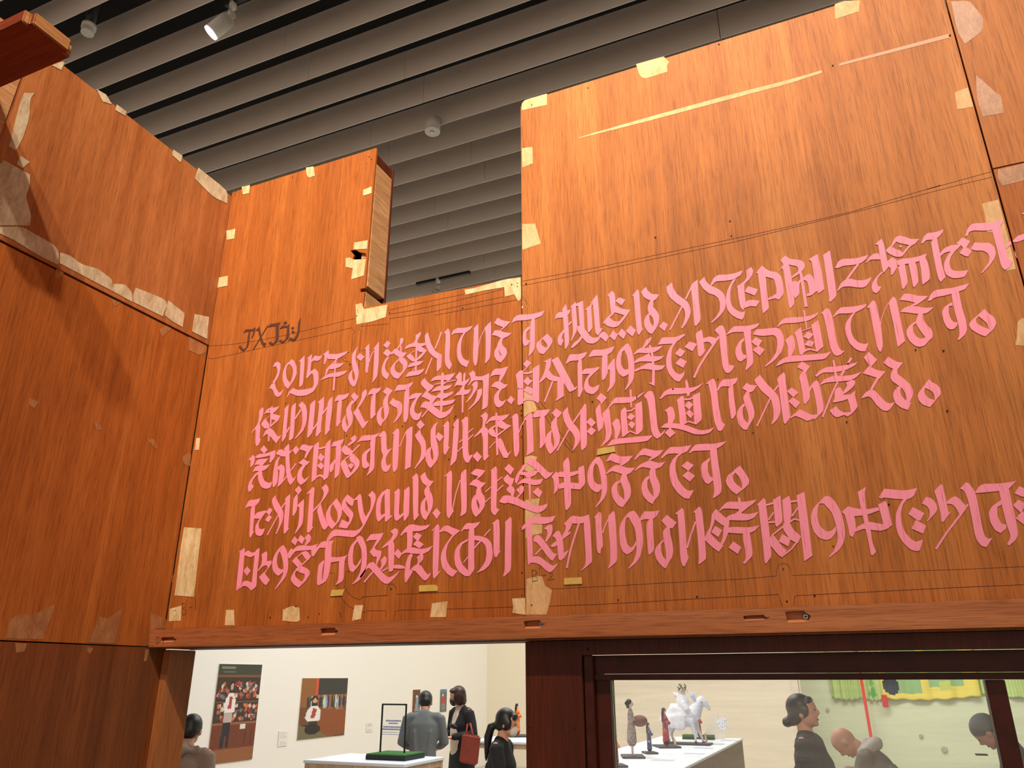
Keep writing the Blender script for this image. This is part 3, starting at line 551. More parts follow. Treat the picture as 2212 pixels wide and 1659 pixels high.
10634,3334 10609,3383 10574,3413 10539,3453 10549,3488 10599,3523 10680,3554 10644,3634 10579,3612 10494,3562 10465,3513 10480,3473 10559,3403
10634,3334 10669,3378 10738,3423 10763,3493 10728,3562 10644,3634 10649,3582 10680,3554 10664,3493 10569,3415
=third
#letter
2809,4858 2850,4810 2891,4858 2853,4902
2684,4963 2731,4913 2752,4932 2752,4959 2745,5007 2711,5048 2703,5044 2708,4980
2752,4943 2779,4912 2813,4902 2874,4898 2975,4861 2969,4939 2921,5000 2911,4993 2918,4919 2874,4932 2786,4949
2745,5024 2779,4966 2820,4956 2901,4953 2860,5000 2833,5031 2792,5017
2725,5102 2758,5041 2799,5024 2853,5031 2918,5014 2887,5058 2847,5085 2752,5088
2803,5082 2813,5095 2738,5170 2718,5224 2742,5254 2704,5312 2687,5312 2674,5271 2691,5204 2752,5122
2786,5102 2830,5078 2833,5136 2853,5190 2901,5217 2942,5204 2921,5268 2874,5282 2826,5265 2799,5217 2786,5163
#letter
2975,4905 3009,4858 3043,4851 3098,4885 3165,4858 3138,4892 3098,4929 3043,4932 3009,4912
2996,4953 3030,4926 3006,4980 2999,5048 3003,5115 2999,5210 2959,5266 2948,5258 2942,5204 2955,5082 2975,4987
2999,5041 3037,5014 3070,5034 3077,5082 3067,5149 3057,5210 2996,5265 3006,5204 3020,5082 2999,5068
~2.7 3098,5143 3057,5197
3064,4851 3118,4790 3125,4844 3125,4932 3135,5082 3152,5149 3169,5170 3199,5139 3179,5190 3138,5241 3111,5204 3091,5115 3084,4946 3074,4865
~2.7 3196,5007 3138,5088
3159,4861 3199,4814 3233,4858 3192,4915
#letter
3233,4851 3260,4804 3294,4798 3328,4814 3389,4814 3342,4878 3301,4953 3287,4946 3308,4878 3274,4865
3223,5000 3281,4953 3315,4983 3348,4983 3315,5024 3274,5027
3270,5021 3308,5017 3267,5082 3260,5143 3287,5180 3348,5139 3301,5204 3247,5241 3213,5204 3207,5136 3226,5075
#letter
3389,4810 3447,4770 3440,4865 3423,5048 3416,5170 3365,5210 3369,5115 3386,4878
3440,4831 3464,4834 3511,4817 3515,4837 3464,4854 3440,4851
3515,4797 3571,4742 3569,4844 3552,5149 3498,5190 3491,5149 3508,4912
3430,4946 3460,4895 3506,4936 3471,4990
3423,5031 3467,4990 3501,5031 3471,5075
3409,5149 3443,5124 3491,5129 3532,5156 3498,5183 3477,5153 3443,5146 3416,5166
#letter
3576,4824 3599,4776 3626,4766 3718,4742 3701,4783 3667,4824 3626,4820
3626,4831 3681,4776 3684,4865 3677,4980 3664,5129 3616,5170 3613,5163 3620,5014 3630,4878
3559,5075 3562,5021 3620,4959 3626,4980 3606,5034 3606,5068 3569,5109
3782,4739 3830,4698 3854,4722 3843,4763 3789,4804 3749,4824 3762,4790 3803,4763
3688,4851 3721,4804 3762,4831 3816,4878 3803,4905 3735,4919 3694,4878
~3.0 3884,4804 3803,4885
~2.7 3803,4898 3688,4993
3674,5007 3728,4966 3752,5014 3769,5075 3789,5109 3762,5163 3742,5163 3708,5102
3803,4898 3830,4912 3884,4973 3881,5034 3837,5095 3762,5163 3749,5129 3803,5095 3833,5034 3830,5014 3789,4993 3769,4946
3755,5027 3789,5000 3830,5021 3789,5068
#letter
3857,4783 3905,4709 3952,4700 4040,4698 4105,4671 4054,4736 3999,4756 3898,4763
3996,4776 4013,4742 4057,4729 4047,4878 4044,5061 3993,5115 3952,5144 3983,5088 3996,5014 4003,4878
3996,4837 3996,4865 3962,4905 3959,4980 3983,5000 3989,5034 3945,5065 3911,5041 3908,4919 3938,4878
#letter
4079,4712 4133,4658 4153,4654 4174,4685 4174,4814 4184,4861 4235,4841 4201,4888 4167,4943 4167,5004 4184,5031 4229,5007 4201,5078 4174,5099 4140,5092 4118,5051 4116,4983 4143,4922 4120,4882 4116,4780 4113,4719
#letter
4235,4682 4289,4627 4309,4637 4313,4678 4306,4848 4296,5058 4262,5099 4252,5099 4240,5065 4242,4882 4252,4692
~1.9 4387,4658 4316,4827
4384,4651 4438,4607 4455,4610 4452,4746 4435,5044 4374,5075 4377,4949 4387,4746
#letter
4498,4590 4540,4536 4587,4589 4537,4641
4482,4698 4537,4637 4547,4685 4594,4759 4604,4848 4591,4936 4547,4990 4479,5066 4474,5061 4533,4963 4550,4902 4547,4821 4526,4780 4492,4732
#letter
4733,4556 4706,4610 4703,4712 4730,4814 4740,4902 4723,4970 4652,5058 4642,5044 4669,4983 4682,4949 4676,4882 4652,4814 4650,4644 4689,4583
4659,4824 4648,4882 4655,4943 4682,4983 4652,5058 4628,5038 4598,4976 4594,4902 4611,4854
4703,4719 4733,4668 4794,4715 4750,4770
#letter
4776,4610 4832,4546 4852,4563 4849,4712 4842,4827 4859,4824 4808,4919 4787,4888 4787,4814 4798,4712 4794,4604
4896,4576 4943,4519 4957,4529 4954,4678 4937,4915 4926,4976 4865,5036 4862,5031 4879,4915 4899,4644
#letter
4977,4553 5028,4500 5055,4509 5055,4678 5055,4868 5069,4922 5110,4905 5089,4949 5059,5000 5028,4993 5001,4936 4994,4814 4998,4610 4991,4556
~2.4 5110,4627 5052,4678
~2.4 5113,4692 5052,4753
~2.4 4998,4746 4957,4780
~2.4 4998,4824 4943,4878
#comma
5103,4929 5150,4875 5205,4932 5160,4993
#letter
5188,4495 5242,4451 5269,4475 5266,4522 5238,4576 5238,4610 5272,4637 5272,4746 5269,4915 5286,4922 5232,4980 5218,4949 5218,4746 5198,4671 5123,4726 5118,4719 5171,4658 5211,4610 5218,4542 5208,4509
5243,4573 5291,4519 5325,4492 5420,4488 5508,4471 5474,4512 5426,4546 5372,4539 5291,4546 5257,4580
5352,4458 5372,4458 5375,4682 5382,4912 5362,4922 5355,4749
5369,4546 5426,4543 5467,4580 5525,4597 5453,4648 5379,4709 5375,4688 5447,4637 5399,4621 5369,4600
5358,4587 5358,4604 5325,4627 5352,4675 5355,4722 5318,4715 5284,4688 5267,4654 5304,4614
~1.9 5352,4770 5284,4844
5369,4743 5406,4732 5430,4763 5453,4831 5487,4899 5530,4865 5494,4919 5481,4946 5440,4946 5399,4871 5372,4804
#letter
5504,4526 5562,4468 5589,4468 5599,4498 5609,4817 5606,4885 5575,4939 5555,4919 5545,4749 5535,4505
~2.2 5684,4505 5630,4600 5603,4675
5657,4526 5728,4452 5748,4471 5752,4546 5765,4878 5691,4920 5687,4912 5694,4817 5684,4539
#letter
5748,4498 5786,4437 5813,4431 5874,4427 5942,4420 5915,4471 5881,4498 5820,4502 5772,4512
5823,4526 5840,4498 5881,4488 5887,4614 5894,4783 5840,4844 5830,4838 5833,4749
#letter
5957,4461 6006,4412 6072,4456 6030,4512 6003,4512
5952,4566 5996,4505 6016,4505 6013,4580 6037,4661 6050,4736 6030,4817 5948,4905 5942,4885 5982,4831 5989,4776 5969,4682 5952,4627
5962,4641 5952,4702 5955,4783 5982,4838 5942,4905 5918,4878 5891,4810 5891,4736 5908,4688
#letter
6074,4454 6132,4395 6138,4451 6159,4512 6186,4566 6233,4614 6264,4668 6267,4749 6247,4797 6186,4871 6179,4871 6206,4804 6210,4736 6186,4682 6138,4634 6091,4546
~3.5 6264,4458 6189,4566
~3.3 6145,4641 6016,4871
6254,4451 6318,4359 6334,4370 6335,4478 6342,4817 6288,4865 6277,4858 6267,4682 6267,4451
6332,4559 6379,4509 6437,4566 6389,4614
6335,4661 6382,4610 6440,4648 6389,4705
#letter
6440,4305 6488,4244 6555,4295 6494,4370 6484,4336
6430,4420 6484,4356 6491,4444 6501,4505 6525,4519 6515,4614 6464,4667 6450,4614 6443,4512
6505,4465 6566,4404 6583,4417 6596,4546 6610,4675 6586,4749 6498,4823 6491,4817 6538,4749 6545,4675 6525,4546 6511,4519
#letter
6564,4406 6611,4328 6652,4290 6808,4290 6875,4280 6960,4231 6957,4243 6889,4301 6821,4348 6720,4355 6625,4355 6570,4416
6801,4209 6821,4206 6825,4396 6816,4406 6808,4396
6699,4436 6750,4397 6766,4416 6770,4524 6787,4674 6753,4707 6720,4721
~3.3 6760,4440 6814,4436 6859,4406
6859,4368 6930,4334 6940,4457 6945,4646 6889,4694 6869,4694 6865,4524
6770,4511 6811,4460 6862,4497 6818,4541
6784,4585 6821,4545 6865,4579 6828,4634
~3.0 6760,4687 6808,4657 6875,4687
6610,4572 6655,4521 6686,4531 6705,4613 6694,4674 6664,4743 6640,4736 6640,4653
#letter
7123,4307 7174,4226 7242,4192 7404,4189 7459,4189 7526,4172 7598,4134 7554,4185 7465,4240 7364,4257 7201,4260 7137,4311
7398,4117 7415,4097 7432,4138 7445,4212 7455,4253 7430,4287 7418,4267
7304,4324 7367,4273 7387,4287 7394,4389 7418,4551 7377,4606 7343,4585 7337,4490 7316,4334
~3.8 7391,4314 7452,4311 7486,4294
7482,4270 7560,4236 7567,4355 7584,4531 7520,4589 7499,4572 7489,4389
7394,4382 7435,4331 7489,4368 7445,4426
7404,4463 7445,4423 7493,4470 7462,4521
~3.3 7398,4572 7432,4551 7513,4575
7177,4433 7242,4389 7269,4402 7289,4470 7289,4518 7262,4579 7211,4585 7215,4511 7201,4450
7139,4619 7174,4579 7221,4565 7364,4579 7432,4599 7567,4650 7649,4640 7716,4616 7669,4674 7594,4694 7499,4691 7404,4653 7296,4626
7181,4674 7238,4616 7296,4677 7235,4728
#letter
7615,4151 7682,4094 7713,4092 7737,4151 7764,4389 7798,4558 7832,4585 7805,4640 7781,4660 7750,4646 7716,4558 7696,4423 7676,4253 7649,4145
#letter
7743,4212 7771,4138 7811,4096 7893,4094 7969,4078 7954,4131 7899,4175 7791,4172 7750,4226
7866,4199 7886,4165 7916,4162 7927,4287 7954,4470 7913,4528 7896,4518 7872,4355
#letter
6557,4814 6611,4749 6662,4737 6753,4729 6930,4712 7052,4702 6998,4763 6903,4776 6686,4793 6564,4817
#letter
6955,4273 7004,4222 7045,4226 7072,4287 7086,4456 7103,4617 7126,4671 7140,4685 7187,4637 7177,4671 7126,4725 7092,4739 7059,4712 7035,4658 7025,4570 7011,4434 6991,4319 6964,4292
#letter
8015,4193 8066,4133 8094,4156 8179,4162 8135,4227 8091,4242
8030,4281 8067,4225 8091,4232 8101,4297 8135,4385 8152,4453 8142,4514 8101,4581 8067,4642 8053,4636 8060,4575 8081,4561 8087,4507 8067,4432 8043,4358 8028,4310
8040,4354 8047,4385 8023,4405 8020,4466 8040,4534 8074,4568 8067,4642 8033,4642 7979,4588 7958,4507 7962,4446 7999,4385
#letter
8148,4100 8209,4047 8230,4078 8284,4145 8352,4213 8406,4274 8426,4356 8432,4425 8420,4487 8392,4534 8338,4587 8330,4581 8355,4514 8355,4425 8331,4324 8304,4290 8230,4229 8162,4141
~3.8 8406,4161 8362,4222
~3.5 8318,4303 8175,4605
8392,4100 8403,4073 8464,4020 8481,4039 8487,4134 8501,4236 8528,4405 8542,4507 8481,4581 8464,4568 8440,4405 8409,4161
8498,4225 8552,4185 8626,4239 8569,4293
8515,4334 8565,4290 8645,4348 8596,4411
#letter
8609,3966 8660,3903 8749,3956 8701,4030 8681,4003
8633,4086 8643,4046 8677,4002 8701,4025 8725,4114 8745,4202 8749,4303 8698,4369 8681,4358 8664,4236 8643,4120
8738,4188 8793,4120 8820,4107 8847,4134 8867,4222 8898,4392 8894,4439 8799,4534 8786,4531 8826,4480 8823,4398 8793,4236 8772,4181 8745,4236
8535,4507 8582,4466 8637,4420 8684,4439 8759,4480 8833,4476 8820,4507 8718,4551 8664,4520 8589,4490 8542,4520
#letter
8803,4057 8860,3996 8935,3962 9030,3959 9159,3939 9264,3911 9233,3949 9125,4003 9003,4023 8888,4023 8820,4071
8991,3891 9013,3890 9030,4005 9057,4127 9016,4114 9010,4005
~4.9 9196,3866 9155,3930
~5.4 9118,4002 9084,4059
8854,4161 8894,4100 9003,4057 9105,4061 9206,4050 9311,4013 9240,4084 9172,4112 9043,4122 8921,4132
~4.1 9047,4127 8996,4229 8884,4506
9138,4131 9206,4100 9237,4114 9233,4154 9193,4202 9118,4256 9098,4242 9138,4188 9149,4161
9027,4195 9071,4181 9094,4202 9111,4263 9179,4263 9240,4215 9233,4263 9247,4324 9267,4392 9206,4466 9152,4500 9118,4480 9043,4510 9003,4493 8959,4432 9033,4385 9057,4425 9111,4456 9189,4449 9179,4385 9155,4310 9098,4331 9003,4348 8996,4337 9016,4303 9013,4236
#letter
9328,3861 9384,3800 9475,3886 9404,3968 9387,3944
9316,4032 9387,3951 9414,3968 9475,3998 9567,4012 9496,4093 9469,4080 9408,4059
~5.4 9482,4083 9408,4209
9299,4307 9347,4236 9414,4202 9462,4229 9509,4283 9570,4344 9611,4358 9665,4344 9618,4419 9584,4441 9530,4432 9469,4378 9421,4310 9381,4280 9347,4290
#letter
9540,3916 9594,3851 9638,3880 9686,3907 9754,3917 9692,3995 9652,3988 9591,3958
9648,3985 9692,3985 9692,4039 9760,4087 9828,4148 9862,4215 9865,4263 9828,4341 9838,4354 9808,4429 9787,4378 9784,4327 9791,4310 9781,4256 9747,4195 9709,4168 9638,4120 9617,4080 9625,4025
9713,4168 9733,4188 9720,4222 9740,4283 9787,4327 9828,4344 9808,4429 9733,4405 9672,4358 9648,4297 9646,4242 9679,4195
#letter
10033,4092 9977,4168 9930,4229 9908,4270 9923,4324 9964,4371 10045,4398 10096,4320 10038,4304 9991,4263 9981,4222 9994,4192
10033,4092 10065,4127 10120,4154 10154,4195 10164,4256 10113,4317 10045,4398 10052,4351 10096,4320 10093,4270 10059,4222 9994,4190 9977,4168
=fourth
#letter
2649,5487 2675,5425 2702,5397 2749,5398 2810,5381 2797,5425 2759,5466 2715,5470 2675,5473 2658,5490
2708,5507 2722,5466 2756,5459 2749,5575 2739,5642 2732,5734 2746,5737 2705,5812 2692,5785 2698,5642
2749,5568 2776,5534 2871,5512 2878,5524 2831,5588 2793,5649 2797,5704 2817,5717 2862,5707 2837,5778 2803,5792 2766,5778 2755,5744 2759,5676 2803,5602 2746,5602
2871,5534 2912,5481 2944,5510 2909,5565
2861,5619 2902,5561 2939,5585 2903,5642
#letter
2936,5395 2976,5345 2990,5398 3034,5476 3058,5520 3062,5575 3048,5642 2987,5768 2974,5768 3010,5676 3017,5615 3003,5561 2966,5507 2942,5446
~3.0 3085,5425 3037,5493
~2.7 3003,5565 2885,5782
3075,5398 3088,5375 3132,5335 3137,5358 3122,5575 3112,5704 3122,5710 3075,5768 3061,5758 3071,5575 3085,5425
#letter
3183,5293 3227,5244 3261,5293 3220,5348 3214,5331
3170,5381 3214,5331 3218,5358 3214,5439 3204,5520 3170,5577 3159,5568 3163,5473
3210,5459 3278,5392 3285,5405 3278,5575 3268,5663 3190,5766 3183,5761 3220,5676 3231,5575 3234,5480 3224,5480
#letter
3312,5334 3383,5256 3399,5276 3390,5371 3373,5690 3385,5693 3339,5754 3322,5754 3315,5731 3326,5575 3346,5324 3322,5341
3473,5266 3519,5227 3549,5263 3549,5310 3522,5358 3465,5442 3380,5534 3380,5507 3461,5425 3488,5371 3499,5317
3421,5500 3465,5442 3495,5561 3536,5656 3549,5676 3509,5725 3482,5710 3454,5636
#letter
3634,5381 3597,5446 3570,5493 3566,5561 3590,5615 3624,5653 3587,5717 3546,5676 3519,5609 3519,5548 3549,5480 3597,5425
3634,5381 3671,5432 3695,5493 3692,5561 3658,5636 3587,5717 3583,5676 3624,5653 3648,5602 3644,5534 3597,5446 3590,5436
#letter
3753,5339 3827,5398 3807,5470 3766,5446 3732,5409 3739,5446 3780,5500 3814,5534 3817,5575 3793,5636 3746,5710 3658,5695 3692,5609 3766,5642 3777,5602 3746,5568 3692,5500 3688,5453 3705,5398
#letter
3821,5398 3888,5331 3905,5358 3922,5507 3949,5581 3997,5507 4007,5439 4004,5378 3975,5348 4024,5300 4058,5344 4058,5398 4031,5487 3943,5663 3888,5751 3821,5805 3753,5798 3658,5788 3604,5792 3549,5846 3526,5846 3536,5805 3576,5744 3617,5717 3753,5727 3841,5731 3888,5710 3919,5670 3895,5615 3868,5507 3861,5398 3834,5405
#letter
4184,5280 4153,5334 4126,5375 4113,5442 4109,5537 4120,5565 4153,5544 4160,5571 4089,5639 4069,5612 4060,5544 4065,5442 4079,5388 4120,5320
4153,5334 4177,5281 4211,5287 4211,5442 4214,5565 4243,5571 4170,5638 4157,5626 4157,5476
#letter
4252,5324 4303,5274 4320,5293 4313,5442 4309,5544 4320,5565 4357,5534 4360,5568 4286,5630 4262,5612 4255,5565 4259,5442 4265,5334
4360,5300 4415,5254 4425,5266 4421,5442 4418,5565 4370,5630 4360,5619 4357,5476 4365,5314
#letter
4446,5159 4499,5110 4518,5137 4520,5307 4516,5551 4530,5558 4479,5624 4465,5605 4459,5442 4460,5171
#letter
4540,5141 4591,5098 4608,5151 4642,5192 4686,5195 4642,5256 4611,5253 4567,5219 4547,5178
4611,5246 4638,5246 4642,5300 4669,5348 4679,5415 4669,5490 4628,5565 4598,5619 4601,5578 4618,5537 4621,5463 4601,5381 4584,5334 4582,5293
4598,5368 4604,5388 4591,5436 4594,5504 4618,5537 4598,5619 4567,5598 4543,5537 4540,5470 4554,5415
#comma
4669,5541 4716,5487 4760,5541 4716,5607
#letter
4796,5145 4869,5080 4884,5103 4880,5307 4879,5497 4905,5514 4849,5602 4828,5578 4821,5510 4823,5375 4825,5134 4801,5156
~2.4 4971,5185 4926,5320 4886,5510
4977,5110 5028,5066 5038,5076 5042,5307 5042,5537 4977,5578 4971,5571 4984,5510 4974,5239
#letter
5084,5112 5140,5059 5242,5083 5205,5137 5150,5178 5143,5175 5164,5144 5103,5127
5066,5236 5110,5185 5150,5171 5198,5209 5249,5213 5198,5273 5157,5270 5130,5249
5137,5307 5157,5263 5194,5263 5198,5314 5232,5361 5242,5415 5232,5476 5191,5537 5140,5586 5143,5551 5174,5504 5181,5456 5143,5375
5140,5337 5150,5368 5147,5436 5174,5504 5140,5586 5110,5551 5089,5483 5093,5409 5110,5368
#letter
5296,5084 5354,5034 5371,5063 5371,5205 5360,5476 5374,5497 5398,5500 5347,5568 5320,5551 5299,5510 5303,5375 5306,5239 5306,5090
~2.4 5425,5151 5364,5198
~2.7 5435,5239 5364,5307
~2.4 5306,5259 5242,5314
~2.4 5299,5368 5242,5426
#letter
5445,5063 5495,5009 5554,5066 5514,5131
5436,5168 5484,5120 5508,5161 5555,5168 5538,5222 5521,5256 5481,5229 5447,5202
5470,5283 5504,5239 5542,5256 5565,5297 5548,5351 5542,5368 5521,5365 5514,5331 5481,5310
5681,4992 5735,4939 5786,4971 5874,5053 5928,5107 5974,5099 5948,5141 5894,5176 5867,5154 5813,5093 5759,5046 5691,5005
5643,5025 5681,5009 5694,5025 5657,5080 5616,5114 5603,5175 5579,5226 5565,5215 5563,5175 5582,5120 5630,5059
5609,5127 5637,5093 5691,5100 5792,5080 5816,5093 5779,5134 5725,5154 5684,5161 5670,5134
5572,5249 5609,5202 5657,5168 5711,5161 5752,5181 5806,5181 5866,5171 5840,5229 5772,5242 5718,5229 5657,5215 5616,5226
5708,5134 5731,5134 5733,5398 5718,5409 5708,5242
5575,5290 5630,5242 5657,5256 5657,5310 5589,5385 5575,5378 5609,5331
5752,5317 5806,5264 5860,5314 5826,5378
5391,5415 5433,5354 5487,5348 5575,5371 5670,5419 5738,5453 5806,5466 5860,5459 5915,5436 5908,5473 5874,5514 5813,5544 5752,5527 5670,5497 5569,5453 5487,5429 5453,5439 5406,5429
#letter
6079,4992 6137,4936 6152,4992 6162,5175 6172,5453 6121,5514 6104,5500 6094,5344 6087,5107
5955,5151 6006,5093 6026,5107 6040,5215 6030,5283 5986,5337 5981,5334 5989,5263 5976,5175
6026,5107 6050,5093 6165,5100 6247,5080 6250,5114 6179,5144 6091,5154 6030,5151
6247,5053 6308,5024 6315,5107 6325,5222 6267,5287 6254,5229 6248,5141
6030,5236 6077,5209 6172,5212 6254,5219 6281,5222 6267,5287 6172,5280 6091,5270 6037,5283
#letter
6471,4931 6437,4998 6410,5046 6403,5120 6413,5188 6450,5232 6491,5229 6501,5276 6464,5317 6430,5317 6376,5276 6349,5215 6343,5141 6355,5053 6416,4958
6430,4944 6474,4931 6511,4992 6538,5080 6555,5175 6559,5297 6532,5378 6440,5481 6429,5476 6484,5392 6501,5310 6491,5161 6464,5039 6433,4998
#letter
6547,4983 6570,4942 6601,4898 6625,4895 6679,4922 6733,4932 6838,4921 6787,4987 6713,5034 6686,5027 6699,5010 6625,4990 6591,4970 6557,4987
6536,5126 6591,5058 6645,5024 6713,5031 6774,5054 6862,5051 6808,5112 6767,5129 6713,5119 6652,5098 6604,5088 6557,5119
6699,5173 6720,5119 6767,5119 6774,5166 6804,5227 6818,5302 6808,5370 6753,5444 6723,5482 6733,5417 6743,5390 6740,5302 6703,5207
6696,5183 6703,5214 6669,5234 6665,5288 6686,5349 6740,5393 6747,5431 6723,5482 6672,5458 6618,5383 6604,5315 6604,5268 6638,5214
#letter
6850,4959 6909,4875 6957,4839 7018,4854 7092,4868 7168,4858 7126,4915 7025,4973 6998,4973 7038,4936 6970,4915 6909,4919 6862,4968
6848,5088 6909,5017 7018,4970 7079,4993 7126,5000 7187,4987 7140,5044 7086,5065 7025,5061 6930,5041 6859,5088
7011,5098 7031,5054 7079,5058 7082,5132 7126,5221 7130,5302 7113,5356 7065,5410 7048,5446 7038,5438 7052,5363 7059,5349 7052,5282 7018,5187
7011,5136 7015,5166 6991,5193 6991,5261 7018,5322 7059,5360 7048,5446 6998,5417 6943,5356 6926,5275 6937,5207 6970,5159
#letter
7137,4942 7201,4861 7242,4826 7350,4827 7469,4807 7425,4875 7364,4902 7296,4898 7208,4902 7150,4953
7330,4898 7374,4892 7316,4942 7296,4997 7296,5078 7323,5180 7377,5254 7432,5302 7496,5292 7445,5387 7391,5383 7316,5322 7255,5234 7232,5132 7232,5031 7262,4963
7360,5034 7421,4980 7494,5024 7435,5088
7369,5139 7432,5085 7506,5139 7452,5204
#letter
7440,4888 7479,4834 7513,4800 7608,4793 7716,4793 7849,4765 7798,4814 7737,4848 7669,4865 7567,4868 7486,4871 7449,4898
7666,4875 7676,4851 7740,4837 7750,4942 7771,5078 7798,5254 7784,5329 7710,5381 7697,5376 7716,5315 7703,5200 7682,5010
7666,4942 7669,4970 7645,5004 7645,5092 7669,5146 7699,5159 7703,5187 7649,5231 7608,5207 7581,5153 7571,5051 7581,5004
#letter
7994,5027 7981,5065 7940,5105 7913,5146 7927,5200 7967,5241 8015,5275 7954,5341 7899,5302 7852,5241 7838,5193 7859,5132 7927,5085
7992,5028 8053,5111 8091,5178 8089,5227 8042,5275 7954,5341 7974,5295 8015,5271 8011,5214 7981,5146 7937,5102 7927,5078
=fifth
#letter
2583,5956 2639,5917 2646,5932 2612,6312 2558,6383 2549,6376 2575,6109 2592,5973
2639,5970 2680,5944 2724,5970 2761,5959 2761,5993 2703,6022 2670,6007 2636,6000
2754,5949 2805,5915 2798,6007 2778,6190 2771,6319 2764,6339 2714,6381 2717,6312 2741,6088
2605,6319 2622,6282 2663,6268 2724,6295 2768,6332 2714,6381 2670,6336 2629,6326 2575,6370
2629,6166 2670,6117 2707,6164 2666,6223
#letter
2825,5987 2876,5953 2889,5976 2883,6061 2934,6054 2934,6088 2880,6105 2839,6115 2788,6170 2781,6166 2825,6095 2832,6034
2880,6102 2934,6068 2934,6088 2859,6200 2839,6197 2893,6136
2797,6231 2849,6180 2915,6265 2876,6320 2853,6312 2819,6271
#letter
3056,5888 3019,5953 2995,6007 2988,6075 3002,6129 3036,6153 3056,6142 3063,6176 3009,6220 2975,6204 2944,6156 2937,6075 2961,6000 3002,5932
3022,5905 3063,5888 3097,5939 3114,6041 3110,6156 3083,6237 2975,6368 2967,6363 3042,6244 3063,6176 3059,6075 3036,5987 3015,5946
#letter
3143,5851 3182,5791 3219,5834 3190,5892
3215,5837 3246,5774 3293,5817 3263,5878
3290,5810 3331,5761 3361,5797 3354,5844 3307,5892 3290,5888 3310,5837
3104,5980 3148,5919 3165,5939 3205,5898 3266,5888 3361,5898 3439,5871 3415,5905 3388,6010 3365,6007 3361,5939 3280,5946 3192,5953 3168,5980 3127,6035 3114,6027
3388,6010 3449,5919 3415,5905 3382,5966
3259,5980 3293,5949 3321,5956 3361,6010 3327,6048 3300,6041
~3.0 3341,6027 3246,6115
~2.4 3280,5959 3205,6020
3152,6061 3198,6012 3253,6075 3266,6102 3212,6126
3202,6156 3219,6115 3253,6112 3314,6136 3348,6170 3344,6210 3300,6278 3226,6349 3232,6319 3259,6282 3290,6244 3290,6200 3232,6183
3209,6129 3209,6163 3185,6190 3192,6231 3259,6285 3226,6349 3178,6319 3141,6271 3141,6237 3165,6190
#letter
3419,5912 3476,5848 3544,5844 3604,5837 3578,5898 3517,5919 3453,5915 3422,5939
3510,5912 3585,5864 3578,6020 3565,6142 3548,6224 3517,6285 3436,6326 3470,6271 3487,6251 3507,6068
3504,6048 3504,6075 3483,6142 3476,6265 3490,6265 3436,6326 3422,6305 3426,6210 3439,6102 3470,6068
3571,6014 3653,6020 3721,6007 3758,5990 3721,6048 3714,6244 3693,6285 3619,6322 3653,6265 3663,6061 3571,6078
#letter
3887,5782 3863,5844 3822,5898 3809,6007 3812,6075 3836,6115 3856,6102 3900,6027 3897,6075 3849,6142 3809,6183 3775,6163 3758,6088 3761,5980 3788,5892
3849,5803 3890,5782 3924,5810 3958,5905 3965,6007 3958,6115 3938,6210 3870,6278 3809,6313 3801,6309 3856,6244 3890,6176 3907,6075 3907,5939 3860,5844
#letter
3954,5842 4002,5768 4103,5764 4142,5754 4124,5805 4046,5914 4063,5941 4103,5948 4120,5951 4117,6002 4070,6104 4059,6090 4070,6015 4029,6012 3992,5961 4022,5920 4070,5832 3988,5836 3964,5849
3958,6117 3988,6080 4029,6068 4076,6110 4124,6178 4171,6219 4198,6236 4239,6222 4324,6161 4266,6239 4198,6304 4164,6307 4117,6280 4036,6185 3988,6134 3961,6144 3920,6219 3893,6246 3886,6226 3941,6151
~3.5 4025,6178 3931,6290
4110,6049 4154,6003 4178,6029 4171,6083 4117,6158 4097,6151 4120,6110 4117,6070
4215,5741 4266,5703 4297,5717 4300,5751 4287,5798 4239,5853 4198,5887 4124,5926 4124,5914 4171,5866 4225,5819 4246,5771
4192,5880 4239,5825 4259,5873 4259,5988 4249,6158 4219,6178 4198,6171 4195,6042
~3.0 4124,6171 4192,6131
4249,6104 4307,6097 4368,6114 4375,6141 4307,6144 4249,6137
4253,5978 4297,5927 4337,5975 4307,6039
#letter
4322,5778 4375,5703 4422,5666 4470,5663 4531,5678 4592,5678 4649,5661 4612,5710 4531,5739 4456,5737 4375,5751 4334,5788
4395,5744 4456,5731 4456,5839 4442,5920 4395,5931 4398,5839
4459,5798 4500,5751 4556,5781 4524,5836 4497,5836
4459,5880 4507,5829 4578,5880 4531,5924
4334,5975 4388,5924 4456,5910 4551,5931 4612,5920 4680,5892 4632,5954 4571,5985 4476,5981 4388,5968 4341,5988 4307,6036
4442,5975 4459,5992 4436,6056 4426,6158 4463,6168 4388,6293 4375,6290 4368,6232 4375,6144 4385,6070 4409,6002
4500,6022 4544,5978 4571,5985 4571,6042 4524,6097 4551,6110 4585,6165 4619,6205 4659,6188 4632,6239 4598,6270 4571,6266 4531,6219 4483,6165 4429,6158 4463,6117 4510,6090 4514,6042
#letter
4658,5734 4727,5659 4748,5683 4741,5975 4731,6178 4768,6158 4700,6246 4687,6253 4676,6232 4673,6110 4683,5724 4666,5741
4748,5731 4795,5680 4836,5673 4883,5697 4971,5731 4897,5792 4836,5880 4815,5975 4829,6063 4870,6131 4924,6161 4944,6165 4890,6232 4836,6205 4775,6131 4758,6042 4765,5975 4802,5893 4883,5781 4829,5744 4788,5737 4748,5754
#letter
4973,5744 5019,5670 5053,5646 5107,5653 5188,5636 5161,5676 5127,5710 5053,5717 5012,5717 4978,5748
5060,5737 5080,5703 5121,5703 5124,5839 5121,6042 5127,6151 5070,6226 5056,6219 5056,5975
5053,5819 5053,5842 4992,5880 4965,5941 4968,6029 4999,6104 5053,6158 5073,6219 5026,6226 4958,6178 4917,6110 4905,6022 4917,5934 4965,5866
~2.7 5297,5714 5229,5792
~3.3 5195,5839 5121,5920
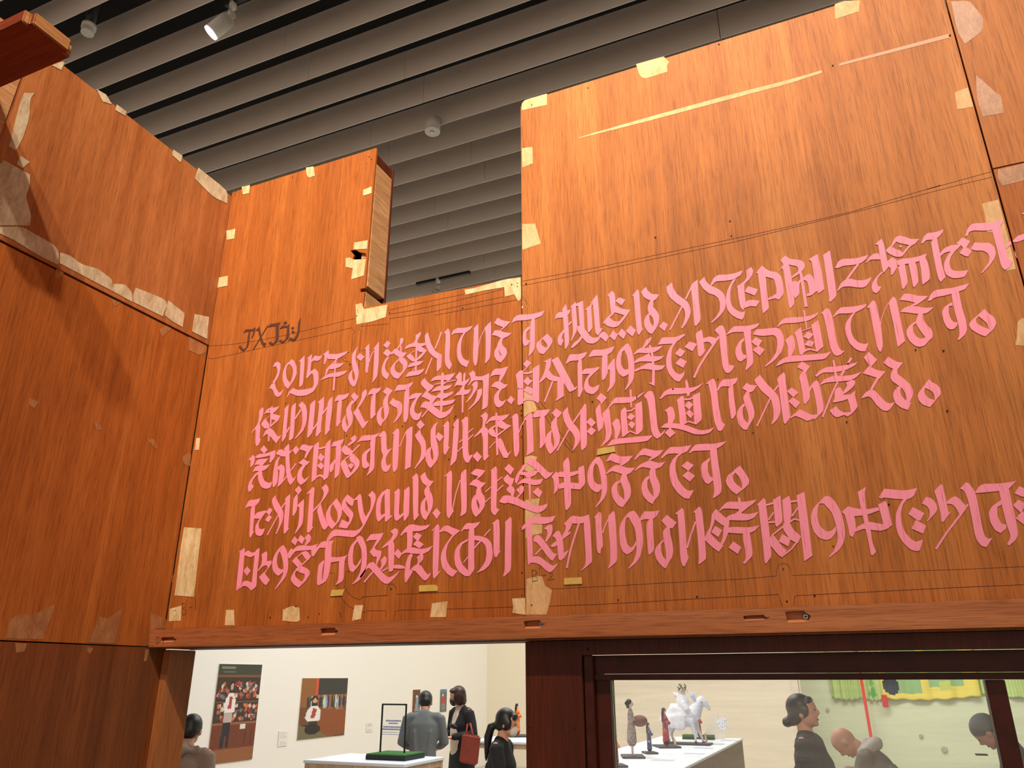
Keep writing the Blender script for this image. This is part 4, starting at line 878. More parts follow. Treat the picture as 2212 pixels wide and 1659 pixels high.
~2.4 5060,6009 5004,6080
5117,5785 5188,5788 5263,5812 5310,5866 5321,5941 5321,6029 5283,6110 5229,6158 5142,6192 5188,6144 5243,6063 5256,5975 5243,5893 5202,5846 5117,5832
#letter
5314,5656 5372,5605 5392,5617 5398,5739 5396,5953 5406,5953 5358,6025 5342,6014 5330,5970 5330,5739 5328,5664
5453,5637 5513,5583 5527,5597 5525,5807 5521,6132 5508,6173 5443,6229 5433,6224 5453,6159 5453,5875 5457,5671
#letter
5713,5603 5738,5580 5826,5583 5921,5586 6001,5570 5969,5637 5881,5661 5792,5658 5745,5654 5748,5807 5755,6004 5725,6092 5711,6102 5701,6078 5691,5807 5684,5705 5674,5671 5684,5637
5620,5715 5664,5658 5681,5671 5681,5698 5650,5722 5630,5725
5762,5820 5779,5787 5806,5773 5840,5793 5894,5861 5962,5956 5989,5983 6023,5976 5969,6058 5942,6044 5887,5976 5840,5909 5792,5854 5765,5851
5874,5709 5935,5661 5965,5671 5969,5719 5955,5780 5901,5858 5887,5841 5915,5766 5908,5725
~3.5 5847,5922 5782,5990
5752,6010 5792,6005 5840,6017 5901,6065 5969,6112 6033,6082 5982,6153 5942,6183 5901,6166 5833,6098 5772,6078 5725,6078
#letter
5965,5790 6013,5732 6043,5736 6067,5787 6084,5875 6091,5970 6145,5939 6098,6024 6057,6056 6033,6044 6016,5875 6003,5814
5942,5895 5989,5854 6030,5841 6030,5875 5989,5909 5962,5909
6091,5658 6159,5583 6186,5571 6199,5603 6172,5685 6132,5753 6159,5739 6159,5766 6074,5831 6071,5787 6108,5725 6111,5678
6152,5597 6179,5570 6213,5573 6288,5583 6362,5556 6362,5603 6301,5651 6233,5658 6172,5651
~4.1 6254,5651 6220,5753 6165,5929 6121,6136
6301,5624 6362,5557 6376,5671 6396,6044 6389,6078 6281,6166 6277,6159 6321,6105 6328,6031
#letter
6413,5593 6471,5525 6498,5542 6498,5671 6515,5902 6491,5929 6484,5980 6464,5976 6447,5942 6437,5739 6430,5597
~3.3 6579,5590 6532,5685 6508,5759
6566,5576 6623,5517 6640,5536 6654,5671 6667,5976 6664,6065 6566,6146 6562,6139 6593,6078 6586,5875 6569,5637
#letter
6848,5515 6787,5587 6760,5600 6747,5688 6753,5776 6774,5878 6808,5912 6842,5898 6869,5837 6875,5885 6835,5953 6774,5991 6726,5959 6696,5878 6686,5756 6699,5661 6747,5580 6801,5525
6787,5539 6848,5515 6889,5559 6923,5634 6943,5756 6947,5878 6916,6014 6869,6082 6791,6144 6783,6139 6842,6061 6875,5959 6872,5810 6855,5702 6784,5580
#letter
6913,5593 6957,5522 7038,5524 7125,5515 7092,5580 7048,5610 6984,5607 6930,5614 6909,5648
6984,5648 7018,5603 7052,5600 7055,5742 7069,5939 7015,5995 7001,5980 6991,5844 6981,5715
#letter
7143,5624 7201,5559 7309,5644 7262,5709 7201,5692
7157,5742 7204,5685 7235,5692 7238,5763 7262,5858 7272,5946 7262,6014 7221,6082 7191,6144 7181,6136 7194,6054 7194,5980 7181,5892 7164,5810
7164,5824 7170,5851 7140,5878 7137,5946 7160,6007 7201,6054 7191,6144 7147,6115 7092,6048 7069,5966 7086,5905
#letter
7289,5549 7364,5486 7387,5505 7401,5675 7421,5980 7442,6021 7394,6120 7371,6112 7350,6048 7340,5878 7323,5634 7316,5559
~4.1 7513,5634 7459,5783 7421,5919
7482,5536 7550,5471 7581,5492 7608,5742 7625,5980 7625,6041 7554,6094 7543,6088 7550,6014 7533,5776 7506,5539
#letter
7686,5556 7733,5498 7723,5607 7696,5688 7669,5763 7621,5797 7611,5810 7635,5749 7669,5695 7682,5620
7686,5556 7733,5495 7784,5546 7838,5593 7879,5607 7866,5688 7811,5681 7723,5614
7818,5675 7879,5607 7869,5742 7838,5831 7805,5885 7781,5871 7805,5810
7611,5804 7662,5742 7703,5797 7777,5865 7815,5892 7764,5961 7703,5919 7615,5837
7682,5749 7723,5678 7801,5726 7760,5802
7764,5518 7805,5464 7859,5417 7968,5419 8056,5419 8175,5395 8137,5439 8070,5487 8008,5537 7988,5500 7832,5491 7798,5500 7771,5525
7971,5371 7981,5363 7998,5385 8012,5554 7985,5548 7975,5480
7839,5595 7880,5561 7941,5548 7981,5514 8022,5551 8103,5551 8195,5527 8151,5592 8063,5624 7900,5619 7866,5619
7859,5751 7869,5697 7927,5689 8090,5697 8205,5673 8158,5731 8097,5758 8029,5765 7900,5758
8025,5758 8097,5744 8117,5859 8129,5968 8124,6009 8046,6091 8021,6083 8056,6036 8049,5948 8025,5832
7869,5914 7920,5846 8007,5910 7968,5985
#letter
8175,5449 8249,5377 8270,5398 8280,5507 8307,5710 8320,5866 8334,6009 8276,6087 8259,6076 8239,5880 8212,5642 8192,5466
~4.3 8276,5456 8354,5432
8348,5398 8429,5351 8436,5439 8456,5636 8392,5691 8375,5676 8361,5541
~3.5 8354,5534 8300,5615
~4.1 8300,5642 8375,5636
8449,5402 8520,5354 8537,5392 8551,5534 8531,5663 8483,5683 8466,5629 8456,5507
~4.3 8534,5419 8615,5409
8604,5351 8632,5337 8690,5312 8704,5439 8727,5609 8775,6002 8690,6062 8683,6049 8666,5880 8632,5609 8612,5425
~3.8 8619,5483 8551,5578
~3.8 8524,5642 8578,5605 8646,5622
8463,5649 8524,5642 8578,5731 8653,5792 8619,5866 8578,5853 8510,5812 8517,5805 8456,5717
~3.8 8632,5819 8551,5927 8463,5995
~3.8 8463,5683 8334,5785
8317,5798 8348,5771 8409,5846 8456,5914 8497,5941 8453,6021 8415,6002 8361,5941 8314,5880
8409,5846 8449,5768 8541,5819 8514,5902
#letter
8914,5358 8904,5439 8849,5439 8829,5507 8826,5588 8856,5683 8924,5744 8985,5731 9029,5683 9032,5744 8978,5819 8924,5834 8849,5812 8788,5744 8758,5642 8758,5561 8788,5480 8849,5419
8876,5392 8914,5356 8965,5361 9026,5425 9080,5520 9114,5642 9131,5751 9114,5859 9066,5941 8954,6026 8948,6015 9012,5941 9046,5846 9046,5765 9026,5663 8985,5534 8897,5439
#letter
9090,5531 9155,5470 9229,5575 9246,5697 9229,5758 9212,5802 9175,5785 9155,5676 9127,5561
9155,5468 9250,5492 9358,5502 9487,5478 9498,5512 9379,5556 9250,5576 9216,5573
9243,5698 9325,5654 9386,5634 9474,5651 9542,5661 9637,5671 9589,5709 9521,5734 9453,5729 9386,5719 9318,5712 9250,5743 9230,5746
9484,5448 9565,5409 9582,5441 9637,5671 9589,5709 9542,5678 9528,5610
9264,5312 9355,5258 9338,5325 9352,5475 9379,5624 9406,5732 9420,5848 9462,5960 9430,5998 9406,5993 9379,5848 9338,5665 9291,5461
#letter
9491,5373 9548,5278 9630,5285 9759,5298 9833,5288 9906,5268 9874,5356 9813,5393 9752,5392 9657,5387 9542,5373 9521,5390
9759,5383 9803,5383 9752,5448 9731,5529 9735,5644 9772,5746 9840,5821 9894,5854 9970,5827 9938,5943 9901,5955 9833,5936 9752,5861 9698,5773 9670,5658 9677,5542 9718,5448
9811,5551 9857,5475 9986,5542 9938,5627 9901,5617
9843,5709 9894,5614 10003,5678 9969,5765
#letter
9955,5439 10003,5366 10057,5380 10111,5434 10125,5502 10104,5542 10016,5634 10009,5631 10040,5583 10040,5515 10016,5468
10090,5305 10165,5224 10186,5251 10213,5373 10247,5536 10277,5522 10186,5641 10169,5634 10159,5542 10125,5407
10226,5414 10301,5359 10349,5370 10430,5461 10362,5556 10321,5481 10281,5444 10226,5441
~4.9 10454,5448 10362,5576 10220,5759 10108,5932
#letter
10366,5278 10430,5210 10464,5217 10525,5298 10545,5359 10579,5529 10613,5712 10640,5793 10674,5821 10722,5807 10654,5912 10599,5895 10552,5841 10525,5759 10498,5597 10457,5407 10423,5319 10403,5292
#letter
10530,5321 10573,5251 10625,5225 10764,5225 10902,5208 10977,5194 10902,5277 10798,5303 10547,5326
10790,5295 10894,5269 10920,5398 10963,5572 10998,5762 10972,5832 10902,5892 10876,5880 10920,5797 10868,5658 10824,5468
10816,5398 10816,5454 10772,5476 10772,5572 10816,5658 10868,5667 10868,5710 10807,5759 10747,5728 10695,5641 10677,5537 10712,5468
10958,5329 11006,5251 11093,5286 11128,5364 11041,5367
10941,5459 10998,5395 11093,5450 11024,5537
10968,5598 11041,5520 11110,5572 11093,5684 11060,5667
=pencilF
#mark
~0.9 5748,6149 5752,6282
~0.9 5748,6153 5792,6166 5796,6193 5752,6224 5803,6237 5806,6268 5752,6282
~0.8 5833,6119 5826,6146
~0.9 5850,6217 5901,6207
~0.9 5935,6190 5969,6193 5962,6221 5904,6268 5993,6251
#mark
~0.8 1969,6508 1973,6643
~0.8 1969,6514 2004,6521 2002,6555 1973,6569 2007,6589 2004,6630 1973,6643
~0.8 2017,6481 2011,6501
~0.8 2041,6562 2075,6555
~0.8 2110,6460 2116,6589
=pencilF
#line
~0.7 2249,3727 2273,3737 2500,3720 2758,3683 3110,3615 3517,3517 3829,3439
#line
~0.7 2249,3863 2297,3876 2500,3832 2934,3734 3259,3666 3517,3609 3795,3539 3836,3581 3805,3619 3799,3802
#line
~0.7 3778,3805 3748,3810 3700,3842 3693,3870 3721,3900 3778,3910 3775,3951 3760,4202 3672,5326 3629,6005 3626,6043
#line
~0.7 4000,3778 3883,3790 3900,3571 3877,3558 3880,3524 4000,3516 4172,3500 4195,3497
#line
~0.7 3880,3897 3853,4202 3769,5326 3731,6012
#line
~0.8 3629,6075 3571,6081
~0.8 3551,6193 3616,6190 3609,6329 3646,6326 3653,6373 3680,6448 3755,6543 3822,6576
#line
~0.8 3731,6065 3788,6061 3822,6081 3829,6115
~0.8 3782,6170 3731,6173 3727,6305 3717,6326 3755,6400 3822,6458 3894,6478 3910,6451 3938,6444 4189,6433
#line
~0.9 3900,6456 3920,6446 4164,6432 4178,6415 4181,6348 4205,6314 4232,6305 4259,6317 4276,6354 4276,6419 4849,6399 5400,6378 5674,6360
~0.8 3907,6616 3954,6609 3961,6597 4168,6597 4168,6653
~0.8 4266,6653 4270,6605 4320,6590 4646,6585
~0.8 4829,6578 5400,6561 5674,6551
#line
~0.8 5691,6358 5996,6360 6750,6322 7169,6296 8017,6253 8383,6221 8386,6214 8390,6139 8415,6098 8460,6082 8510,6101 8541,6151 8551,6216 9400,6180 10404,6149 11062,6119
#line
~1.0 5757,6553 6518,6525 7540,6466 8405,6420 8447,6544
~1.0 8575,6544 8579,6452 8602,6433 10399,6342 11060,6315
#line
~0.7 4189,3353 4442,3293 4647,3251 5009,3178
~0.7 4189,3395 4418,3359 4864,3263 5431,3124
~0.7 4201,3443 4672,3367 5431,3206
~0.7 4696,3404 5552,3244 5600,3238
#line
~0.7 5641,3205 5675,3242 5705,3293 5698,3331 5702,3575 5703,3798 5702,4056
#line
~0.8 5642,3037 6381,2902 7900,2583 8429,2468 9199,2285 10156,2000 10013,2045 10707,1854
#line
~0.8 5642,3085 6368,2943 7914,2617 8630,2441 9362,2258 10345,2000 10714,1912
#line
~0.8 5806,4312 5860,4370 5901,4431 5969,4553 6043,4661 6213,4878
~0.8 5792,4370 5854,4437 5948,4593 6050,4743 6172,4878 6199,4888
=patchA
2611,2017 2699,1997 2691,2085 2623,2099
3306,1809 3386,1797 3400,1898 3335,1920 3310,1881
3920,2051 4013,2014 4013,2085 3920,2114
2445,2492 2542,2470 2530,2577 2450,2589
2343,3001 2462,2978 2457,3085 2343,3107
3827,2619 3971,2594 3966,2687 3818,2695
3734,2789 3784,2780 3810,2806 3954,2797 3929,2975 3793,3017 3810,2899 3734,2882
3840,3289 3908,3272 3929,3340 4183,3289 4166,3424 4013,3475 3852,3504
5017,3128 5132,3111 5446,3017 5624,2995 5629,3229 5599,3255 5556,3179 5454,3204 5446,3102 5234,3136 5031,3182
3056,6587 3151,6543 3232,6563 3239,6699 3205,6719 3053,6705
3829,6536 3921,6536 3897,6685 3802,6705
4666,6517 4836,6493 4815,6666 4646,6666
5531,6465 5670,6458 5677,6641 5535,6621 5542,6553
1831,6575 1960,6542 1953,6704 1824,6711
2441,6586 2529,6589 2533,6754 2427,6754
2122,4731 2163,4731 2149,4860 2102,4860
1987,5694 2177,5708 2095,6447 1885,6431 1946,5945
=patchB
5633,1119 5670,1078 5907,1010 5907,1132 5636,1191
6870,692 6992,658 7168,610 7229,671 7202,705 7209,773 6965,852 6910,820
5636,1600 5751,1587 5755,1763 5642,1810
6232,1499 6992,1309 7805,1092 8521,902 8877,787 8874,759 8521,861 7805,1044 6992,1268 6287,1471
9016,47 9118,7 9287,7 9274,122 9023,206
10311,997 10454,943 10512,1153 10338,1183
5642,2420 5778,2414 5842,2631 5642,2698
10604,2200 10783,2155 10833,2349 10972,2906 10867,2926 10828,2697 10798,2508 10659,2508 10639,2329
10987,3473 11046,3433 11116,3433 11116,3741 10967,3726 10987,3622
5659,4220 5752,4207 5755,4315 5799,4410 5792,4444 5725,4451 5660,4505
5667,4937 5725,4917 5803,4934 5786,4992 5792,5073 5711,5100 5668,5080
5672,5400 5830,5380 5816,5461 5833,5549 5857,5664 5854,5759 5759,5780 5677,5814
5684,6254 5792,6224 5854,6224 5887,6329 5962,6370 5935,6519 5901,6638 5685,6638
=patchC
10271,14 10474,7 10555,108 10623,203 10610,339 10420,475 10338,339
10542,814 10610,868 10759,1004 10813,1031 10840,1221 10616,1261 10549,1058
10779,1831 11060,1763 11098,1939 10827,2007 10775,1926
=glueB
9064,712 10257,407 10243,366 9064,685
=tape
6454,4848 6633,4817 6644,4878 6447,4916
3578,6373 3719,6366 3700,6431 3568,6440
4525,6324 4704,6314 4731,6341 4727,6382 4525,6390
6091,6244 6281,6235 6288,6305 6091,6315
=patchL
563,705 678,662 698,678 662,757
1041,960 1146,1020 1210,1126 1112,1096
1261,1126 1363,1200 1356,1254 1245,1187
1871,1614 1973,1682 1953,1756 1861,1675
2143,1810 2461,2061 2455,2197 2305,2129 2102,1926
258,1004 373,1004 325,1071 319,1261 258,1465 176,1627 95,1580 203,1166
224,1682 323,1749 244,1817 183,1770
41,1729 323,1885 323,2007 278,2116 339,2333 325,2434 -54,2434 -54,1831
0,2448 244,2448 380,2529 597,2651 637,2739 631,2861 407,2753 136,2583 0,2522 -54,2488 -54,2448
651,2726 759,2759 881,2854 1058,2902 1139,2963 1214,3017 1207,3139 949,3004 719,2881 643,2841
1221,3065 1356,3071 1431,3166 1431,3261 1207,3139
1465,3105 1790,3234 1804,3302 1756,3417 1440,3261 1440,3180
1817,3241 1993,3383 1973,3532 1871,3478 1777,3404
2102,3390 2258,3424 2238,3661 2075,3580
=patchM
2041,3634 2231,3729 2224,3804 2156,3838 2041,3783
617,2888 698,2936 624,3017 590,2970
1207,3227 1309,3268 1234,3315
1722,3560 1790,3512 1858,3546 1756,3638
309,4297 420,4338 373,4413 305,4358
1004,4551 1071,4546 1101,4643 1051,4646
1589,4752 1661,4738 1702,4833 1682,4847
1966,4942 2034,4887 2064,4901 2055,5030 2021,5037 1980,5003
1858,6210 1899,6203 1888,6298 1855,6298
108,6684 258,6616 325,6657 590,6528 576,6603 461,6906 61,6896
1071,6657 1153,6684 1221,6643 1322,6575 1282,6765 1234,6952 936,6935 1017,6820
1621,6613 1817,6698 1810,6786 1682,6792 1648,6976 1587,6969 1621,6792
=patchN
163,6944 292,6952 264,7037 176,7050
949,6989 1010,6999 970,7064 936,7030
1573,7009 1614,7016 1580,7145 1553,7138
'''
# ================================================================== THE SETTING
YF, XL, XJ, XR = 1.38, -1.475, -.571, .3385        # front wall plane, left wall plane, panel joints
B = EYE
def struct(o): o['kind'] = 'structure'; return o
struct(boxes('floor', [(-9, 8, -6, 20, -.1, 0)], M['floor']))
struct(boxes('wall_left', [(-8.2, -8, -6, 17.1, 0, 6.25)], M['white']))
struct(boxes('wall_back', [(-8, -1.36, 17, 17.15, 0, 6.25)], M['cream']))
struct(boxes('wall_far', [(-8, 8.2, 19, 19.15, 0, 6.25)], M['tintwall']))
struct(boxes('wall_right', [(8, 8.2, -6, 19, 0, 6.25)], M['white']))
struct(boxes('trim_1', [(-1.36, -1.24, 16.98, 17.17, 0, 2.9), (-1.235, -1.2, 17.02, 17.12, 0, 2.9)], M['post'], b=.004))
ceil = struct(boxes('ceiling', [(-9, 8.2, -6, 20, 7.3, 7.4)], M['black']))
# hanging baffles of the ceiling: boards 2.25 m long, one row every 0.3 m
H = B+4.5; SP = .3; TH = .006; BH = .283
me = None; BL = .72
def slat(x0, x1, y):
    global me
    if me is None:
        o = boxes('slat', [(0, 1, 0, TH, 0, BH)], M['slat']); me = o.data
    else: o = bpy.data.objects.new('slat', me); COL.objects.link(o)
    o.location = (x0, y, H); o.scale = (x1-x0-.005, 1, 1); o.parent = ceil
    return o
rest = []
for kx in range(-18, 46):
    y = 3.4875+.3*kx
    long = (kx % 2 == 0)
    edges = [-9, -6.6, -3.42, -.3, 2.7, 8] if kx % 4 in (0, 1) else [-9, -5.7, -2.7, .3, 3.3, 8]
    for a, b_ in zip(edges, edges[1:]):
        if -3 <= kx <= 17 and b_ > -6.6 and a < 2.6: slat(a, b_, y)
        else: rest.append((a, b_-.005, y, y+TH, H, H+BH))
r = boxes('slat_rows', rest, M['slat'], ceil); r['kind'] = 'stuff'

# ------------------------------------------------------------------ plywood walls of the built house
def uvY(pts, Y=YF): return [(lambda p: (p.x, p.z))(onY(x, y, Y)) for x, y in pts]
def uvX(pts, X=XL): return [(lambda p: (p.y, p.z))(onX(x, y, X)) for x, y in pts]
SK1 = .006
hole = uvY([(757, 541), (768, 539), (777, 545), (790, 547), (792, 556), (780, 560), (768, 563), (762, 558), (765, 552)])
ztop = B+1.312
pA = prism('plywood_panel', [[(XL, B+.064), (XL, ztop), (-.986, ztop+.001), (-.989, B+.895), (-1.003, B+.895), (-1.003, B+.885), (-.99, B+.885), (-.992, B+.842), (XJ-.0035, B+.831), (XJ-.0015, B+.064)], hole], FY, YF, YF+SK1, M['ply'])
tag(pA, 'orange plywood sheet with a cut-out opening, left of the long vertical joint', 'panel')
pB = prism('plywood_panel', [[(XJ, B+.064), (XJ, B+1.303), (XJ+.012, B+1.316), (XR, B+1.318), (XR, B+.064)]], FY, YF, YF+SK1, M['ply2'])
tag(pB, 'tall orange plywood sheet right of the long vertical joint, carrying most of the pink lettering', 'panel')
pC = prism('plywood_panel', [[(XR+.002, B+.845), (XR+.002, B+1.75), (1.25, B+1.75), (1.25, B+.845)]], FY, YF-.004, YF+.002, M['ply2'])
tag(pC, 'upper of the two plywood sheets at the far right, reaching out of view above', 'panel')
pD = prism('plywood_panel', [[(XR+.002, B+.064), (XR+.002, B+.842), (1.25, B+.842), (1.25, B+.064)]], FY, YF-.004, YF+.002, M['ply'])
tag(pD, 'lower of the two plywood sheets at the far right, varnished patches along its edge', 'panel')
# window wall below the rail: one sheet with the sash opening cut out
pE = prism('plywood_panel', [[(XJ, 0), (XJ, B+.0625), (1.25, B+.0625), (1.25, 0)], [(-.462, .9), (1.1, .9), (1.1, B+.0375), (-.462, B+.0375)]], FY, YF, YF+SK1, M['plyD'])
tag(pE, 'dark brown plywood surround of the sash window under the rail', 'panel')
boxback = prism('backing_sheet', [[(XL, B+.064), (XL, ztop-.012), (-.985, ztop-.012), (-.985, B+.80), (XJ, B+.80), (XJ, ztop-.02), (1.25, ztop-.02), (1.25, B+.064)]], FY, YF+.083, YF+.088, M['plyD'])
tag(boxback, 'thin backing sheet on the far side of the hollow plywood wall', 'panel')
bb = boxes('backing_sheet', [(XJ+.001, -.47, YF+.0831, YF+.088, 0, B+.063)], M['plyD']); tag(bb, 'narrow backing sheet behind the jamb between doorway and sash window', 'panel')
# studs
st = boxes('wall_stud', [(-1.012, -.9865, YF+.0065, YF+.082, B+.902, B+1.268)], M['stud'], b=.001)
tag(st, 'rough sawn upright stud on the cut edge beside the ceiling opening', 'stud')
struct_top = boxes('wall_stud', [(-1.05, -.9875, YF+.0065, YF+.0825, B+1.27, B+1.298)], M['plyD'], b=.001)
tag(struct_top, 'short dark crosspiece on top of the upright stud', 'stud')
st2 = boxes('wall_stud', [(-1.016, -.990, YF+.0065, YF+.082, B+.5, B+.888)], M['stud'], b=.001)
tag(st2, 'lower length of stud just below the overhanging upright one', 'stud')
st3 = boxes('wall_stud', [(XJ, -.545, YF+.0065, YF+.082, 0, B+.063)], M['plyD'], b=.001)
tag(st3, 'brown door jamb stud at the right side of the doorway', 'stud')
hd = boxes('header_batten', [(XL+.02, XJ-.002, YF+.0065, YF+.082, B+.064, B+.11)], M['plyD'], b=.001)
tag(hd, 'brown header batten inside the wall over the doorway', 'batten')
jb = boxes('door_jamb', [(-1.4745, -1.456, YF+.004, YF+.085, 0, B+.0625)], M['plyL'], b=.0015)
tag(jb, 'brown upright jamb at the left side of the doorway, behind the hooded visitor', 'jamb')
# left wall sheets
LT = .006
qA = prism('plywood_panel', [[(-.9, B+.832), (-.9, B+1.306), (.835, B+1.306), (YF-.001, B+1.297), (YF-.001, B+.829)]], FX, XL, XL-LT, M['plyL'])
tag(qA, 'upper plywood sheet of the left wall with torn tape along its bottom seam', 'panel')
qB = prism('plywood_panel', [[(-.9, B+.070), (-.9, B+.828), (YF-.001, B+.825), (YF-.001, B+.069)]], FX, XL-.003, XL-.003-LT, M['ply'])
tag(qB, 'broad middle plywood sheet of the left wall, bare of lettering', 'panel')
qC = prism('plywood_panel', [[(-.9, 0), (-.9, B+.067), (YF+.01, B+.066), (YF+.01, 0)]], FX, XL+.001, XL-.005, M['qC'])
tag(qC, 'lowest plywood sheet of the left wall, dull brown, under the rail', 'panel')
qs = boxes('backing_sheet', [(XL-.09, XL-.084, -.9, YF+.08, 0, B+1.28)], M['plyD']); tag(qs, 'outer skin of the left wall behind the brown sheets', 'panel')
qD = prism('plywood_panel', [[(.55, B+1.0), (.55, B+1.30), (.765, B+1.30), (.752, B+1.02)]], FX, XL+.004, XL+.0005, M['stud'])
tag(qD, 'small pale sheet tacked on the left wall under the thick plank', 'panel')
bt = boxes('wall_batten', [(XL+.001, XL+.03, .45, .745, B+.955, B+.985)], M['plank'], b=.002)
tag(bt, 'short dark batten on the left wall under the pale sheet', 'batten')
dn = boxes('dark_slot_strip', [(XL+.0045, XL+.006, .50, .752, B+.987, B+1.004)], M['hole'], bt)  # flat dark strip on the surface, painting the darkness of a slot
# thick plank on top of the left wall
pk = empty('wooden_plank', (-1.4, .66, B+1.12)); tag(pk, 'thick round-cornered plank jutting from the left wall at the upper left corner', 'plank')
bm = bmesh.new(); bev_box(bm, -1.474, -1.224, .615, .712, B+1.1201, B+1.149)
es = [e for e in bm.edges if abs(e.verts[0].co.x+1.224) < .001 and abs(e.verts[1].co.x+1.224) < .001 and abs(e.verts[0].co.z-e.verts[1].co.z) > .01]
bmesh.ops.bevel(bm, geom=es, offset=.012, segments=4, affect='EDGES'); bmesh.ops.bevel(bm, geom=[e for e in bm.edges if e.calc_face_angle(0) > .8], offset=.0022, segments=2, affect='EDGES')
m_ = bpy.data.meshes.new('board'); bm.to_mesh(m_); bm.free(); o = link('board', m_, M['plank'], pk)
m_.materials.append(M['plankend'])
for p in m_.polygons:
    if p.normal.x > .5: p.material_index = 1
# horizontal rail over the openings, with chiselled screw pockets
rail = empty('wooden_rail', (0, 1.358, B+.085)); tag(rail, 'long planed wooden rail with chiselled screw pockets, over doorway and window', 'rail')
def pr(x, y): p = onY(x, y, 1.336); return p.x, p.z
pock = []
for (x0, y0, x1, y1) in ((347, 1378, 378, 1386), (692, 1358, 726, 1371), (1131, 1342, 1170, 1357), (1605, 1331, 1655, 1339), (1696, 1322, 1742, 1344)):
    a, b_ = pr(x0, y0), pr(x1, y0); c = pr(x1, y1)
    za, zb = a[1], c[1]
    pock.append([(a[0], za), (a[0]+.3*(b_[0]-a[0]), za+.001), (b_[0]-.004, za+.0012), (b_[0], za-.003), (b_[0]+.006, (za+zb)/2+.001), (b_[0]+.001, zb+.002), (b_[0]-.006, zb), (a[0]+.002, zb)])
rl = prism('rail_face', [[(-1.47, B+.0665), (-1.472, B+.1045), (1.25, B+.1045), (1.25, B+.0655)]]+pock, FY, 1.336, 1.348, M['rail'], rail)
boxes('rail_core', [(-1.47, 1.25, 1.3482, 1.3755, B+.066, B+.1042)], M['rail'], rail)
for i, l in enumerate(pock):
    xs = [p[0] for p in l]; zs = [p[1] for p in l]
    pyobj('chisel_cut', [(min(xs), 1.3362, min(zs)), (max(xs)-.003, 1.3362, min(zs)), (max(xs)-.004, 1.3478, min(zs)+.006), (min(xs)+.003, 1.3478, min(zs)+.006)], [(0, 1, 2, 3)], M['cut'], rail)
    if i in (0, 1, 2, 4):
        f = {0: .75, 1: .75, 2: .78, 4: .78}[i]; sx = min(xs)+f*(max(xs)-min(xs)); sz = (min(zs)+max(zs))/2
        bm = bmesh.new(); bmesh.ops.create_cone(bm, cap_ends=True, segments=24, radius1=.0044, radius2=.0036, depth=.0025, matrix=Matrix.Translation((sx, 1.3445, sz)) @ Matrix.Rotation(math.pi/2, 4, 'X'))
        mm = bpy.data.meshes.new('screw'); bm.to_mesh(mm); bm.free(); s_ = link('screw', mm, M['steel'], rail)
        x_ = boxes('cross_slot', [(sx-.0028, sx+.0028, 1.3428, 1.3432, sz-.0006, sz+.0006), (sx-.0006, sx+.0006, 1.3428, 1.3432, sz-.0028, sz+.0028)], M['hole'], s_)
# sash window
win = struct(empty('window_1', (0, 1.41, .9)))
boxes('window_frame', [(-.4615, 1.1, 1.400, 1.432, B+.006, B+.0372), (-.4615, 1.1, 1.396, 1.436, B-.0045, B+.0055), (-.4615, -.4445, 1.388, 1.46, .9, B+.0372), (-.444, -.4185, 1.402, 1.43, .9, B+.0052),
      (-.4615, 1.1, 1.39, 1.46, .87, .9), (1.07, 1.1, 1.39, 1.46, .9, B+.0372)], M['frame'], win, .001)
boxes('mullion', [(.163, .1885, 1.400, 1.432, .9, B-.0048)], M['frame'], win, .001)
boxes('glass_pane', [(-.418, .1625, 1.415, 1.4165, .9, B-.0048)], M['glass'], win)
boxes('glass_pane', [(.189, 1.069, 1.415, 1.4165, .9, B-.0048)], M['glass'], win)
# ================================================================== WRITING, PAPER PATCHES, PENCIL LINES
def chaikin(P, closed=True):
    if len(P) < 5: return P
    out = []; n = len(P)
    for i in range(n):
        a, b_, c = P[i-1], P[i], P[(i+1) % n]
        d1 = (b_[0]-a[0], b_[1]-a[1]); d2 = (c[0]-b_[0], c[1]-b_[1])
        l1 = math.hypot(*d1); l2 = math.hypot(*d2)
        if l1 < 1e-6 or l2 < 1e-6: continue
        ang = math.degrees(abs(math.atan2(d1[0]*d2[1]-d1[1]*d2[0], d1[0]*d2[0]+d1[1]*d2[1])))
        if 6 < ang < 58:
            t = .27
            p, q = (b_[0]-d1[0]*t, b_[1]-d1[1]*t), (b_[0]+d2[0]*t, b_[1]+d2[1]*t)
            mid = (.5*b_[0]+.25*(p[0]+q[0]), .5*b_[1]+.25*(p[1]+q[1]))
            out += [p, mid, q]
        else: out.append(b_)
    return out
def stroke_poly(P, wd):
    """outline of a constant-width line"""
    L, R = [], []
    for i, p in enumerate(P):
        a = P[max(0, i-1)]; c = P[min(len(P)-1, i+1)]
        dx, dy = c[0]-a[0], c[1]-a[1]; l = math.hypot(dx, dy) or 1
        nx, ny = -dy/l*wd/2, dx/l*wd/2
        L.append((p[0]+nx, p[1]+ny)); R.append((p[0]-nx, p[1]-ny))
    return L, R
def proj_plane(plane, off):
    if plane == 'F': return lambda x, y: onY(x, y, YF-off)
    if plane == 'R': return lambda x, y: onY(x, y, YF-.004-off)
    if plane == 'L': return lambda x, y: onX(x, y, XL+off)
    if plane == 'M': return lambda x, y: onX(x, y, XL-.003+off)
    if plane == 'N': return lambda x, y: onX(x, y, XL+.001+off)
